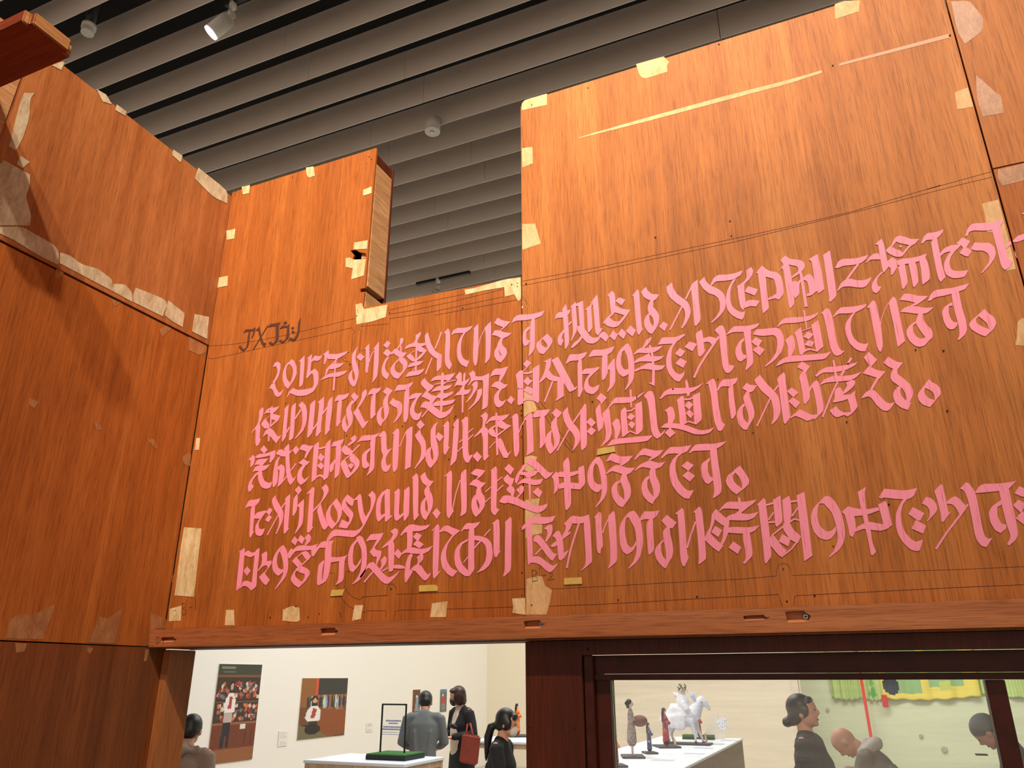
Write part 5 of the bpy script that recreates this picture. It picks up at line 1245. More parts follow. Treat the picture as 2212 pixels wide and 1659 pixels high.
def decal(name, strokes, pf, off0, mat, parent, step=2.5e-5, thick=0):
    v, f = [], []
    for k, (wd, P) in enumerate(strokes):
        if wd:
            L, R = stroke_poly(P, wd); pj = pf(off0+k*step); n = len(v)
            for a, b_ in zip(L, R): v += [pj(*a), pj(*b_)]
            f += [(n+2*i, n+2*i+1, n+2*i+3, n+2*i+2) for i in range(len(L)-1)]
            continue
        P = chaikin(P); pj = pf(off0+k*step)
        tri = geometry.tessellate_polygon([[Vector((p[0], p[1], 0)) for p in P]])
        n = len(v); v += [pj(*p) for p in P]; f += [tuple(i+n for i in t) for t in tri]
        if thick:
            pb = pf(1e-5); m = len(v); v += [pb(*p) for p in P]; c = len(P)
            f += [(n+i, n+(i+1) % c, m+(i+1) % c, m+i) for i in range(c)]
    o = pyobj(name, v, f, mat, parent)
    bm = bmesh.new(); bm.from_mesh(o.data)
    for fc in bm.faces:                       # face the room
        if (fc.calc_center_median()-O).dot(fc.normal) > 0: fc.normal_flip()
    bm.to_mesh(o.data); bm.free(); return o
LINES = {'heading': ('small dark brown brush lettering above the pink text at the left', 'brown'),
 'first': ('topmost of the five pink brush-lettered lines, starting with the year', 'pink'),
 'second': ('second pink brush-lettered line, directly under the line starting with a year', 'pink'),
 'third': ('middle one of the five pink brush-lettered lines', 'pink'),
 'fourth': ('fourth pink brush-lettered line, with a word in roman letters near its start', 'pink'),
 'fifth': ('lowest pink brush-lettered line, close above the wooden rail', 'pink')}
PM = {'patchA': ('F', 'paper', pA, 'paper_patch', .0008), 'patchB': ('F', 'bare', pB, 'paper_patch', .0004), 'patchC': ('R', 'glaze', pD, 'paper_patch', .0004),
      'glueB': ('F', 'glue', pB, 'glue_line', .0004), 'patchL': ('L', 'paperw', qA, 'paper_patch', .0009), 'patchM': ('M', 'glaze', qB, 'paper_patch', .0005), 'patchN': ('N', 'glaze', qC, 'paper_patch', .0005)}
TAPES = ['yellow tape strip high on the tall sheet, between third and fourth pink lines', 'yellow tape strip across the pencil curve, under the start of the lowest pink line',
         'yellow tape strip on the left sheet, nearest above its small round-topped pencil tab', 'yellow tape strip right of the vertical joint, beside the handwritten panel number']
cur = None; letters = []; items = []
for ln in GLYPHS.strip().split('\n'):
    if ln[0] == '=': cur = (ln[1:], []); items.append(cur); continue
    if ln[0] == '#': cur[1].append((ln[1:], [])); continue
    wd = 0
    if ln[0] == '~': a, ln = ln.split(' ', 1); wd = float(a[1:])
    P = [(int(a)/5, int(b_)/5) for a, b_ in (q.split(',') for q in ln.split())]
    if not cur[1] or cur[0].startswith(('patch', 'tape', 'glue')): cur[1].append(('', []))
    cur[1][-1][1].append((wd, P))
XSEAM = lambda y: 2040.6+.2795*y
for name, gl_ in items:
    if name in LINES:
        lab, mt = LINES[name]
        c = onY(gl_[0][1][0][1][0][0], gl_[0][1][0][1][0][1], YF)
        e = empty('brush_lettering', (c.x, c.y-.0003, c.z)); tag(e, lab, 'lettering')
        for kind, st_ in gl_:
            fr_ = [s for s in st_ if min(p[0]-XSEAM(p[1]) for p in s[1]) < -1]; rg = [s for s in st_ if s not in fr_]
            if fr_: decal(kind or 'letter', fr_, lambda o_: proj_plane('F', o_), .0011, M[mt], e)
            if rg: decal(kind or 'letter', rg, lambda o_: proj_plane('R', o_), .0009, M[mt], e)
    elif name == 'pencilF':
        for kind, st_ in gl_:
            if not st_: continue
            left = st_[0][1][0][0] < 1128 and kind != 'mark' or st_[0][1][0][0] < 600
            decal('pencil_line' if kind == 'line' else 'pen_mark', st_, lambda o_: proj_plane('F', o_), .00025 if kind == 'line' else .0009, M['ink'], pA if left else pB)
    elif name == 'tape':
        for lab, (kd, st_) in zip(TAPES, [g for g in gl_ if g[1]]):
            o = decal('masking_tape', st_, lambda o_: proj_plane('F', o_), .0022, M['tape'], None, thick=1); tag(o, lab, 'tape', 'yellow masking tape strips')
    elif name in PM:
        pl, mt, par, nm, off = PM[name]
        for kd, st_ in gl_:
            if not st_: continue
            decal(nm, st_, lambda o_: proj_plane(pl, o_), off, M[mt], par, thick=1)
# pen mark on the rail end
decal('pen_mark', [(1, [(338.5, 1376), (338, 1392)]), (1, [(338.5, 1376), (344, 1378), (342, 1383), (345, 1388), (338, 1391)]), (1, [(346, 1383), (349, 1382.5)]), (1, [(350, 1377), (354, 1376), (352, 1391)])],
      lambda o_: (lambda x, y: onY(x, y, 1.336-o_)), .0003, M['ink'], rail)
# nail and screw holes
def holes(pts, Y, par, r=.0016):
    bm = bmesh.new()
    for x, y in pts:
        p = onY(x, y, Y); bmesh.ops.create_circle(bm, cap_ends=True, segments=9, radius=r*random.uniform(.7, 1.15), matrix=Matrix.Translation((p.x, Y-.0013, p.z)) @ Matrix.Rotation(math.pi/2, 4, 'X'))
    mm = bpy.data.meshes.new('nail_holes'); bm.to_mesh(mm); bm.free(); o = link('nail_holes', mm, M['hole'], par); o['kind'] = 'stuff'
holes([(505, 415), (508, 419), (511, 414), (509, 423), (798, 339), (803, 344), (793, 353), (632, 383), (774, 674), (771, 683), (773, 670), (841, 665), (842, 675), (1106, 615), (1118, 612), (1118, 619), (1000, 666),
       (756, 787), (1121, 840), (970, 992), (640, 1310), (746, 772), (584, 1334), (690, 1326), (735, 1325), (737, 1330), (666, 1333), (845, 1272), (982, 903), (985, 899), (980, 923), (1127, 840), (1128, 1237), (1128, 1286),
       (376, 1319), (380, 1319), (583, 887), (628, 958), (1126, 1142), (870, 921), (749, 941), (618, 871), (1127, 887), (1127, 897), (1127, 944)], YF, pA)
holes([(1149, 227), (1270, 190), (1553, 96), (1577, 478), (1580, 510), (1106+31, 613), (1551, 820), (1978, 756), (2038, 758), (1627, 935), (1829, 912), (1692, 1229), (1832, 786), (1146, 818), (1376, 856), (1454, 841), (1336, 1296),
       (1506, 1289), (1700, 1299), (1760, 1287), (1149, 1307), (1799, 142), (2052, 77), (1376, 860), (2046, 888), (1800, 1180), (1920, 1090), (1280, 868), (1416, 513)], YF, pB)
holes([(1270, 1402), (1144, 1571), (1241, 1574)], YF, pE, .002)
# ================================================================== BLOB MODELLING (tapered limbs fused into one skin)
def tube(bm, pts, rad, seg=12):
    pts = [Vector(p) for p in pts]; n = len(pts); rings = []
    prev = None
    for i, p in enumerate(pts):
        t = (pts[min(n-1, i+1)]-pts[max(0, i-1)]).normalized()
        ref = Vector((1, 0, 0)) if abs(t.x) < .9 else Vector((0, 1, 0))
        u = (ref-t*ref.dot(t)).normalized(); v = t.cross(u)
        rr = rad[i]; a, b_ = (rr, rr) if isinstance(rr, (int, float)) else rr
        rings.append((p, t, u, v, a, b_))
    full = []
    p, t, u, v, a, b_ = rings[0]
    for s in (.98, .75): c = math.sqrt(1-s*s); full.append((p-t*min(a, b_)*s, u, v, a*c, b_*c))
    full += [(q[0], q[2], q[3], q[4], q[5]) for q in rings]
    p, t, u, v, a, b_ = rings[-1]
    for s in (.75, .98): c = math.sqrt(1-s*s); full.append((p+t*min(a, b_)*s, u, v, a*c, b_*c))
    vs = [[bm.verts.new(q[0]+q[1]*q[3]*math.cos(2*math.pi*k/seg)+q[2]*q[4]*math.sin(2*math.pi*k/seg)) for k in range(seg)] for q in full]
    for r1, r2 in zip(vs, vs[1:]):
        for k in range(seg): bm.faces.new((r1[k], r1[(k+1) % seg], r2[(k+1) % seg], r2[k]))
    bm.faces.new(vs[0][::-1]); bm.faces.new(vs[-1])
def ell(bm, c, r, rot=(0, 0, 0)):
    from mathutils import Euler
    bmesh.ops.create_icosphere(bm, subdivisions=3, radius=1, matrix=Matrix.Translation(c) @ Euler(rot).to_matrix().to_4x4() @ Matrix.Diagonal((*r, 1)))
def blob(name, parts, vox, mat, parent, sm=4):
    bm = bmesh.new()
    for q in parts:
        if q[0] == 't': tube(bm, q[1], q[2], q[3] if len(q) > 3 else 12)
        else: ell(bm, *q[1:])
    bmesh.ops.recalc_face_normals(bm, faces=bm.faces)
    me = bpy.data.meshes.new(name); bm.to_mesh(me); bm.free()
    o = bpy.data.objects.new(name, me); COL.objects.link(o)
    if vox:
        r = o.modifiers.new('r', 'REMESH'); r.mode = 'VOXEL'; r.voxel_size = vox
        s = o.modifiers.new('s', 'SMOOTH'); s.iterations = sm; s.factor = .5
        dg = bpy.context.evaluated_depsgraph_get(); m2_ = bpy.data.meshes.new_from_object(o.evaluated_get(dg))
        o.modifiers.clear(); o.data = m2_; m2_.name = name; bpy.data.meshes.remove(me)
    o.data.materials.clear(); o.data.materials.append(mat); o.data.shade_smooth(); o.parent = parent
    return o
def sub(name, parts, mat, parent): return blob(name, parts, 0, mat, parent)
V = Vector
def person(label, x, y, ht, face, top, legs, hair, lean=0, nod=0, turn=0, armL=None, armR=None, hairkind='short', topn='jacket', mask=None, skin=None, bald=False, hood=None, inner=None, skirt=False, leglen=None, wide=1.0):
    """local frame: +y is where the body faces, z up; arms are (elbow, hand) offsets from the shoulder"""
    sk = skin or SK; root = empty('person', (x, y, 0), math.radians(face)); tag(root, label, 'person'); h = ht
    hip = V((0, 0, .52*h)); L = math.radians(lean); N = math.radians(lean+nod); T = math.radians(turn)
    def up_(d, f, s=0): return hip+V((s, f*math.cos(L)+d*math.sin(L), d*math.cos(L)-f*math.sin(L)))
    sh = .105*h*wide
    neck = up_(.315*h, 0); chest = up_(.2*h, .01); waist = up_(.09*h, 0)
    Rn = Matrix.Rotation(-N, 3, 'X') @ Matrix.Rotation(T, 3, 'Z')
    hc = neck+Matrix.Rotation(-N, 3, 'X') @ V((0, .012*h, .092*h))
    def hd(p): return hc+Rn @ (V(p)*h)
    def he(p, r, rot=None): 
        from mathutils import Euler
        return ('e', hd(p), tuple(q*h for q in r), (Rn.to_euler() if rot is None else (Rn @ Euler(rot).to_matrix()).to_euler()))
    S = {}; arms = []; sl = []; hands = []
    for s, A in ((-1, armL), (1, armR)):
        shp = up_(.29*h, 0, s*sh); A = A or ((s*.03, -.01, -.17), (s*.035, .03, -.32))
        el = shp+V(A[0])*h; ha = shp+V(A[1])*h
        arms.append(('t', [shp, el, ha], [.029*h, .023*h, .015*h]))
        sl.append(('t', [up_(.292*h, 0, s*sh*.86), shp, (shp+el)/2, el, (el+ha)/2, ha-(ha-el)*.08], [.038*h, .041*h, .037*h, .034*h, .029*h, .026*h]))
        d = (ha-el).normalized(); sd = d.cross(V((0, 0, 1))); sd = sd.normalized() if sd.length > .1 else V((1, 0, 0)); nn = sd.cross(d)
        palm = ha+d*.028*h
        hands.append(('t', [ha, palm, ha+d*.045*h], [(.013*h, .010*h), (.021*h, .011*h), (.020*h, .009*h)]))
        for i, (o_, l_) in enumerate(((-.016, .040), (-.0055, .047), (.0055, .044), (.016, .035))):
            b0 = ha+d*.044*h+sd*o_*h; hands.append(('t', [b0, b0+d*l_*.5*h+nn*.002*h, b0+d*l_*h-nn*.012*h], [.0052*h, .0049*h, .0042*h], 6))
        hands.append(('t', [ha+d*.012*h+sd*.014*h*s, ha+d*.028*h+sd*.030*h*s, ha+d*.046*h+sd*.033*h*s], [.0065*h, .006*h, .005*h], 6))
    lg = []; tr_ = []
    for s in (-1, 1):
        hp = hip+V((s*.05*h, 0, 0)); kn = V((s*.055*h, .015*h, .285*h)); an = V((s*.055*h, -.01*h, .05*h))
        lg += [('t', [hp, kn, (kn+an)/2+V((0, -.01*h, 0)), an], [.05*h, .034*h, .032*h, .021*h]), ('t', [an+V((0, -.01*h, -.025*h)), an+V((0, .09*h, -.032*h))], [(.022*h, .02*h), (.024*h, .014*h)])]
        tr_ += [('t', [hp, kn, an+V((0, 0, .03*h))], [.062*h, .045*h, .036*h])]
    head = [he((0, 0, .012), (.047, .058, .058)), he((0, .014, -.022), (.036, .040, .042)), he((0, .055, -.008), (.0085, .014, .013)), he((0, .040, -.052), (.014, .012, .010)),
            he((-.048, -.002, -.008), (.006, .012, .018)), he((.048, -.002, -.008), (.006, .012, .018)), ('t', [neck-V((0, 0, .03*h)), hd((0, -.012, -.045))], [.034*h, .030*h])]
    torso = [('t', [up_(-.03*h, 0), waist, chest, up_(.28*h, -.005)], [(.082*h, .06*h), (.074*h, .055*h), (.088*h, .062*h), (.07*h, .048*h)], 16)]
    blob('body', head+torso+arms+lg+hands, .0052*h, sk, root, 2)
    big = [('t', [up_(-.06*h, 0), waist, chest, up_(.25*h, -.005), up_(.302*h, -.004*h)], [(.104*h, .080*h), (.095*h, .073*h), (.107*h*wide, .079*h), (.100*h*wide, .066*h), (.058*h, .046*h)], 20)]
    for s in (-1, 1): big.append(('t', [up_(.295*h, -.003, s*.035*h), up_(.289*h, -.003, s*sh*.92)], [.034*h, .036*h]))
    folds = [('t', [up_(.02*h, .06*h, s*.05*h), up_(.16*h, .066*h, s*.035*h)], [.012*h, .006*h]) for s in (-1, 1)]+[('t', [up_(.0*h, -.068*h, s*.04*h), up_(.2*h, -.066*h, s*.06*h)], [.014*h, .007*h]) for s in (-1, 1)]
    blob(topn, big+sl+folds, .009*h, top, root, 4)
    if inner: blob(inner[0], [('t', [up_(.0, .026*h), up_(.16*h, .034*h), up_(.27*h, .024*h)], [(.07*h, .066*h), (.062*h, .062*h), (.045*h, .046*h)]), ('t', [up_(.26*h, .006*h), up_(.345*h, .008*h)], [.046*h, .036*h])], .009*h, inner[1], root)
    if skirt: blob('skirt', [('t', [waist-V((0, 0, .02*h)), hip, V((0, 0, .34*h)), V((0, 0, .2*h))], [(.09*h, .072*h), (.108*h, .09*h), (.12*h, .1*h), (.13*h, .11*h)], 20)], .012*h, legs, root)
    else: blob('trousers', tr_+[('t', [waist-V((0, 0, .03*h)), hip-V((0, 0, .02*h))], [(.09*h, .07*h), (.10*h, .08*h)])], .011*h, legs, root)
    blob('shoes', [('t', [V((s*.055*h, -.02*h, .018*h)), V((s*.055*h, .085*h, .014*h))], [(.028*h, .017*h), (.029*h, .013*h)]) for s in (-1, 1)], .008*h, HAIR, root)
    if not bald:
        hp_ = [he((0, -.012, .022), (.052, .058, .058)), he((0, -.03, -.004), (.046, .038, .046))]
        if hairkind == 'short': hp_ += [he((-.04, -.004, .008), (.011, .030, .028)), he((.04, -.004, .008), (.011, .030, .028)), he((0, .030, .046), (.036, .022, .018))]
        if hairkind == 'bob': hp_ += [he((-.042, -.004, -.01), (.018, .044, .052)), he((.042, -.004, -.01), (.018, .044, .052)), he((0, -.034, -.028), (.046, .030, .044)), he((0, .026, .052), (.040, .030, .018))]
        if hairkind == 'tail': hp_ += [he((-.042, .004, .0), (.012, .036, .034)), he((.042, .004, .0), (.012, .036, .034)), he((0, .040, .036), (.036, .016, .026)), ('t', [hd((0, -.05, -.012)), hd((0, -.085, -.035)), hd((0, -.092, -.09)), hd((.004, -.085, -.15)), hd((.004, -.080, -.205))], [.015*h, .024*h, .024*h, .017*h, .006*h])]
        if hairkind == 'bun': hp_ += [he((-.042, .0, .006), (.012, .036, .030)), he((.042, .0, .006), (.012, .036, .030)), he((0, .034, .042), (.038, .018, .020)), he((0, -.078, -.030), (.027, .023, .022)), he((0, -.052, -.030), (.022, .022, .02))]
        if hairkind == 'beanie': hp_ = [he((0, -.008, .026), (.056, .063, .056)), he((0, -.016, .006), (.055, .060, .034))]
        blob('hat' if hairkind == 'beanie' else 'hair', hp_, .0065*h, hair, root, 3)
    sub('eyes', [he((s*.018, .0525, .004), (.0062, .004, .0032)) for s in (-1, 1)], HAIR, root)
    if mask:
        blob('face_mask', [he((0, .040, -.030), (.031, .027, .031)), he((0, .050, -.022), (.016, .020, .024))], .005*h, mask, root)
        sub('mask_strap', [('t', [hd((s*.028, .045, -.012)), hd((s*.046, .02, -.006)), hd((s*.051, -.006, .004))], [.0022*h]*3, 6) for s in (-1, 1)], mask, root)
    else: sub('mouth', [he((0, .0515, -.036), (.013, .004, .0035))], flat('lips', (150, 84, 76), .5), root)
    if hood: blob('hood', [('t', [up_(.30*h, .03*h, -.06*h), up_(.31*h, -.03*h, -.055*h), up_(.315*h, -.065*h, 0), up_(.31*h, -.03*h, .055*h), up_(.30*h, .03*h, .06*h)], [.020*h, .028*h, .034*h, .028*h, .020*h]), ('t', [up_(.32*h, .015*h, -.045*h), up_(.338*h, -.035*h, 0), up_(.32*h, .015*h, .045*h)], [.018*h, .026*h, .018*h])], .008*h, hood, root)
    root['h'] = h
    return root, hd
def at(px, Y): p = onY(px, 1500, Y); return p.x, Y
def ztop(px, py, Y): return onY(px, py, Y).z
C_GREY = flat('grey sweater', (104, 108, 108), .9, 0, .12); C_BLK = flat('black cloth', (26, 26, 29), .85, 0, .2); C_TAUPE = flat('taupe fleece', (140, 118, 104), .95, 0, .12)
C_BEI = flat('beige knit', (214, 196, 178), .9, 0, .06); C_OLV = flat('grey olive jacket', (120, 114, 102), .85, 0, .1); C_HOOD = flat('light grey hood', (190, 184, 172), .9, 0, .08)
C_SLATE = flat('slate grey jacket', (92, 98, 98), .85, 0, .1); C_MW = flat('white mask', (226, 214, 204), .7); C_MB = flat('dark mask', (52, 46, 48), .7)
x, y = at(420, 4.9)
person('person in a taupe hooded top seen from behind, at the doorway left edge', x-.02, y, ztop(425, 1549, 4.9)/.985, 28, C_TAUPE, C_BLK, HAIR, 4, 14, topn='hooded_top', hood=C_TAUPE)
x, y = at(917, 8.75)
person('person in a grey sweater seen from behind, head bowed, by the turf stand', x, y, ztop(915, 1503, 8.75)/.955, 24, C_GREY, C_BLK, HAIR, 5, 24, armL=((-.04, .0, -.165), (.01, .11, -.2)), armR=((.04, .0, -.165), (-.01, .11, -.2)), topn='sweater', wide=1.08)
x, y = at(1000, 9.8)
pw, hdw = person('person with a brown bob, dark mask and black jacket over a beige knit', x, y, ztop(985, 1489, 9.8)/.972, 150, C_BLK, C_BLK, HAIRB, 2, 14, -28, armL=((-.05, -.02, -.15), (.03, .13, -.17)), armR=((.05, .0, -.16), (-.035, .12, -.16)), hairkind='bob', mask=C_MB, inner=('knit_top', C_BEI), skirt=True)
x, y = at(1078, 6.5)
person('person with a long black ponytail and white mask, facing right, nearest the doorway jamb', x, y, ztop(1082, 1540, 6.5)/.975, -82, C_BLK, C_BLK, HAIR, 3, 8, hairkind='tail', mask=C_MW, armR=((.03, .04, -.16), (.0, .17, -.14)))
x, y = at(1748, 6.4)
person('person with a dark bun and black top, arms folded, seen through the window', x, y, ztop(1742, 1507, 6.4)/.985, -98, C_BLK, C_BLK, HAIR, -6, -2, hairkind='bun', topn='long_sleeve_top', armL=((-.04, .04, -.15), (.08, .12, -.13)), armR=((.04, .06, -.15), (-.08, .12, -.11)))
x, y = at(1915, 7.1)
person('bald person bowing forward in a grey jacket with a pale hood', x+.04, y, 1.60, 82, C_OLV, C_BLK, HAIR, 31, 30, bald=True, hood=C_HOOD, armL=((-.02, .06, -.15), (.02, .17, -.2)), armR=((.02, .06, -.15), (-.02, .17, -.2)))
x, y = at(2186, 7.1)
person('person in a grey cap looking down at a phone, behind the window mullion', x, y, 1.60, 82, C_SLATE, C_BLK, C_SLATE, 10, 38, hairkind='beanie', armL=((-.02, .03, -.16), (.03, .17, -.15)), armR=((.02, .03, -.16), (-.02, .17, -.14)))
p = onY(2127, 1634, 7.05)
ph = boxes('phone', [(p.x-.06, p.x+.02, 7.0, 7.07, p.z+.008, p.z+.018)], HAIR, b=.003); tag(ph, 'dark phone held by the visitor in the grey cap', 'phone')
# ------------------------------------------------------------------ tables
def table(name, lab, x0, x1, y0, y1, z=1.0, over=.01):
    t = empty(name, ((x0+x1)/2, (y0+y1)/2, 0)); tag(t, lab, 'table')
    boxes('tabletop', [(x0, x1, y0, y1, z-.028, z)], M['wtop'], t, .003)
    boxes('apron', [(x0+.02, x1-.02, y0+.015, y0+.04, z-.09, z-.0285), (x0+.02, x1-.02, y1-.04, y1-.015, z-.09, z-.0285), (x0+.015, x0+.04, y0+.041, y1-.041, z-.09, z-.0285), (x1-.04, x1-.015, y0+.041, y1-.041, z-.09, z-.0285)], M['birch'], t)
    for a in (x0+.012, x1-.062):
        for b_ in (y0+.012, y1-.062): boxes('leg', [(a, a+.05, b_, b_+.05, 0, z-.0285)], M['birch'], t, .003)
    return t
table('display_table', 'white-topped birch table carrying the turf stand, left in the doorway', -5.55, -4.32, 7.28, 8.12)
table('display_table', 'white-topped birch table behind the ponytailed visitor', -5.12, -3.7, 10.3, 11.6)
tp = empty('display_plinth', (-2.25, 10, 0)); tag(tp, 'long white-topped brown plinth carrying the horse figure, behind the window', 'table')
boxes('tabletop', [(-2.86, -1.70, 6.9, 12.05, .975, 1.0)], M['wtop'], tp, .003)
boxes('base', [(-2.85, -1.71, 6.92, 12.03, 0, .9745)], M['plinth'], tp)
CARDS = ((1545, 1607, 'caption card at the right foot of the white horse'), (1520, 1616, 'caption card in front of the base of the white horse'), (1500, 1628, 'caption card just before the red-kimono doll'), (1432, 1642, 'caption card nearest the smallest navy doll'), (1575, 1600, 'caption card farthest back, near the paper fan'))
MC = flat('pale blue card', (186, 196, 216), .6)
for px_, py_, lab in CARDS:
    c = onZ(px_, py_, -.799); o = boxes('caption_card', [(c.x-.11, c.x+.11, c.y-.06, c.y+.06, 1.0005, 1.003)], MC); tag(o, 'pale printed '+lab, 'card', 'caption cards on the long plinth')
# turf stand with text pane
a = onZ(789, 1641, -.8); b_ = onZ(878, 1644, -.8); yb = a.y+.42
ts = empty('turf_stand', ((a.x+b_.x)/2, a.y+.2, 1.0)); tag(ts, 'black wire frame standing on a green turf base on the left table', 'stand')
boxes('base', [(a.x, b_.x, a.y, yb, 1.001, 1.042)], flat('black foam base', (34, 36, 42), .8), ts, .003)
k = NT('green turf'); k.l(k.ramp(k.noise((160, 160, 160), 1, 3), [(.3, s2l((24, 70, 28))), (.7, s2l((58, 128, 52)))]), k.b.inputs['Base Color']); k.b.inputs['Roughness'].default_value = .9; M['turf'] = k.m
boxes('turf', [(a.x+.002, b_.x-.002, a.y+.002, yb-.002, 1.0425, 1.058)], M['turf'], ts, .004)
ym = a.y+.21; xa = onY(822.5, 1600, ym).x; xb = onY(874.5, 1600, ym).x; zt = onY(850, 1520, ym).z
boxes('wire_frame', [(xa-.008, xa+.008, ym-.008, ym+.008, 1.0585, zt), (xb-.008, xb+.008, ym-.008, ym+.008, 1.0585, zt), (xa+.0085, xb-.0085, ym-.008, ym+.008, zt-.016, zt)], M['track'], ts, .002)
boxes('text_pane', [(xa+.01, xb-.01, ym-.001, ym+.001, 1.08, zt-.018)], M['clear'], ts)
INKB = flat('blue print', (84, 116, 178), .6); random.seed(3); L = []
for y0_, x0_, x1_, hh in ((1557, .18, .8, .016), (1562.5, .30, .68, .014), (1570.5, .08, .94, .016), (1575.5, .05, .95, .016), (1582, .05, .7, .006), (1586.5, .05, .92, .006)):
    z = onY(848, y0_, ym).z; u = x0_
    while u < x1_:
        wd = random.uniform(.018, .035); X0 = xa+(xb-xa)*u; L.append((X0, X0+(xb-xa)*wd, ym-.003, ym-.0015, z-hh/2, z+hh/2)); u += wd+.012
boxes('pane_print', L, INKB, ts)
# handbag, phone case
bgp = onY(1022, 1612, 9.6)
bg = empty('handbag', (bgp.x, 9.15, bgp.z)); tag(bg, 'rust red patterned handbag hanging at the black-jacketed visitor', 'bag')
RED = flat('rust bag cloth', (146, 62, 46), .8, 0, .35)
bm = bmesh.new()
bmesh.ops.create_cube(bm, size=1, matrix=Matrix.Translation((bgp.x-.02, 9.55, bgp.z-.03)) @ Matrix.Rotation(.12, 4, 'Y') @ Matrix.Diagonal((.25, .07, .34, 1)))
bmesh.ops.bevel(bm, geom=bm.edges[:], offset=.02, segments=3, affect='EDGES'); mm = bpy.data.meshes.new('bag_body'); bmesh.ops.recalc_face_normals(bm, faces=bm.faces); bm.to_mesh(mm); bm.free(); link('bag_body', mm, RED, bg)
o = blob('bag_handle', [('t', [(bgp.x-.08, 9.55, bgp.z+.1), (bgp.x-.06, 9.55, bgp.z+.26), (bgp.x-.02, 9.55, bgp.z+.27), (bgp.x+.03, 9.55, bgp.z+.1)], [.012]*4, 8)], 0, RED, None); o.parent = bg; o.matrix_parent_inverse = bg.matrix_basis.inverted()
c = onY(979, 1569, 9.55); cs = sub('phone_case', [('e', (0, 0, 0), (.065, .02, .03), (0, .25, 0))], HAIR, None); cs.location = (c.x, 9.55, c.z); tag(cs, 'dark oval case in the hand of the black-jacketed visitor', 'case')

# ------------------------------------------------------------------ dolls on the tables
def cloth(name, stops, sc_=40):
    k = NT(name); k.l(k.ramp(k.noise((1, 1, 1), sc_, 3, .6), stops), k.b.inputs['Base Color']); k.b.inputs['Roughness'].default_value = .85; return k.m
D_PLAID = cloth('brown plaid cloth', [(.35, s2l((112, 96, 92))), (.5, s2l((150, 134, 126))), (.65, s2l((176, 160, 150)))], 60)
D_NAVY = cloth('navy floral cloth', [(.42, s2l((52, 54, 84))), (.55, s2l((92, 96, 128))), (.66, s2l((206, 200, 196)))], 45)
D_REDP = cloth('red floral cloth', [(.40, s2l((66, 40, 66))), (.5, s2l((176, 44, 48))), (.62, s2l((206, 90, 84)))], 30)
D_ORG = cloth('orange floral cloth', [(.36, s2l((196, 40, 36))), (.52, s2l((232, 122, 30))), (.7, s2l((240, 172, 70)))], 30)
D_WHT = cloth('white gauze', [(.3, s2l((214, 214, 220))), (.7, s2l((240, 240, 244)))], 20); D_SKIN = flat('doll skin', (226, 200, 184), .5); D_PUR = flat('purple sash', (84, 60, 140), .8)
BASE = flat('dark doll base', (58, 60, 64), .6)
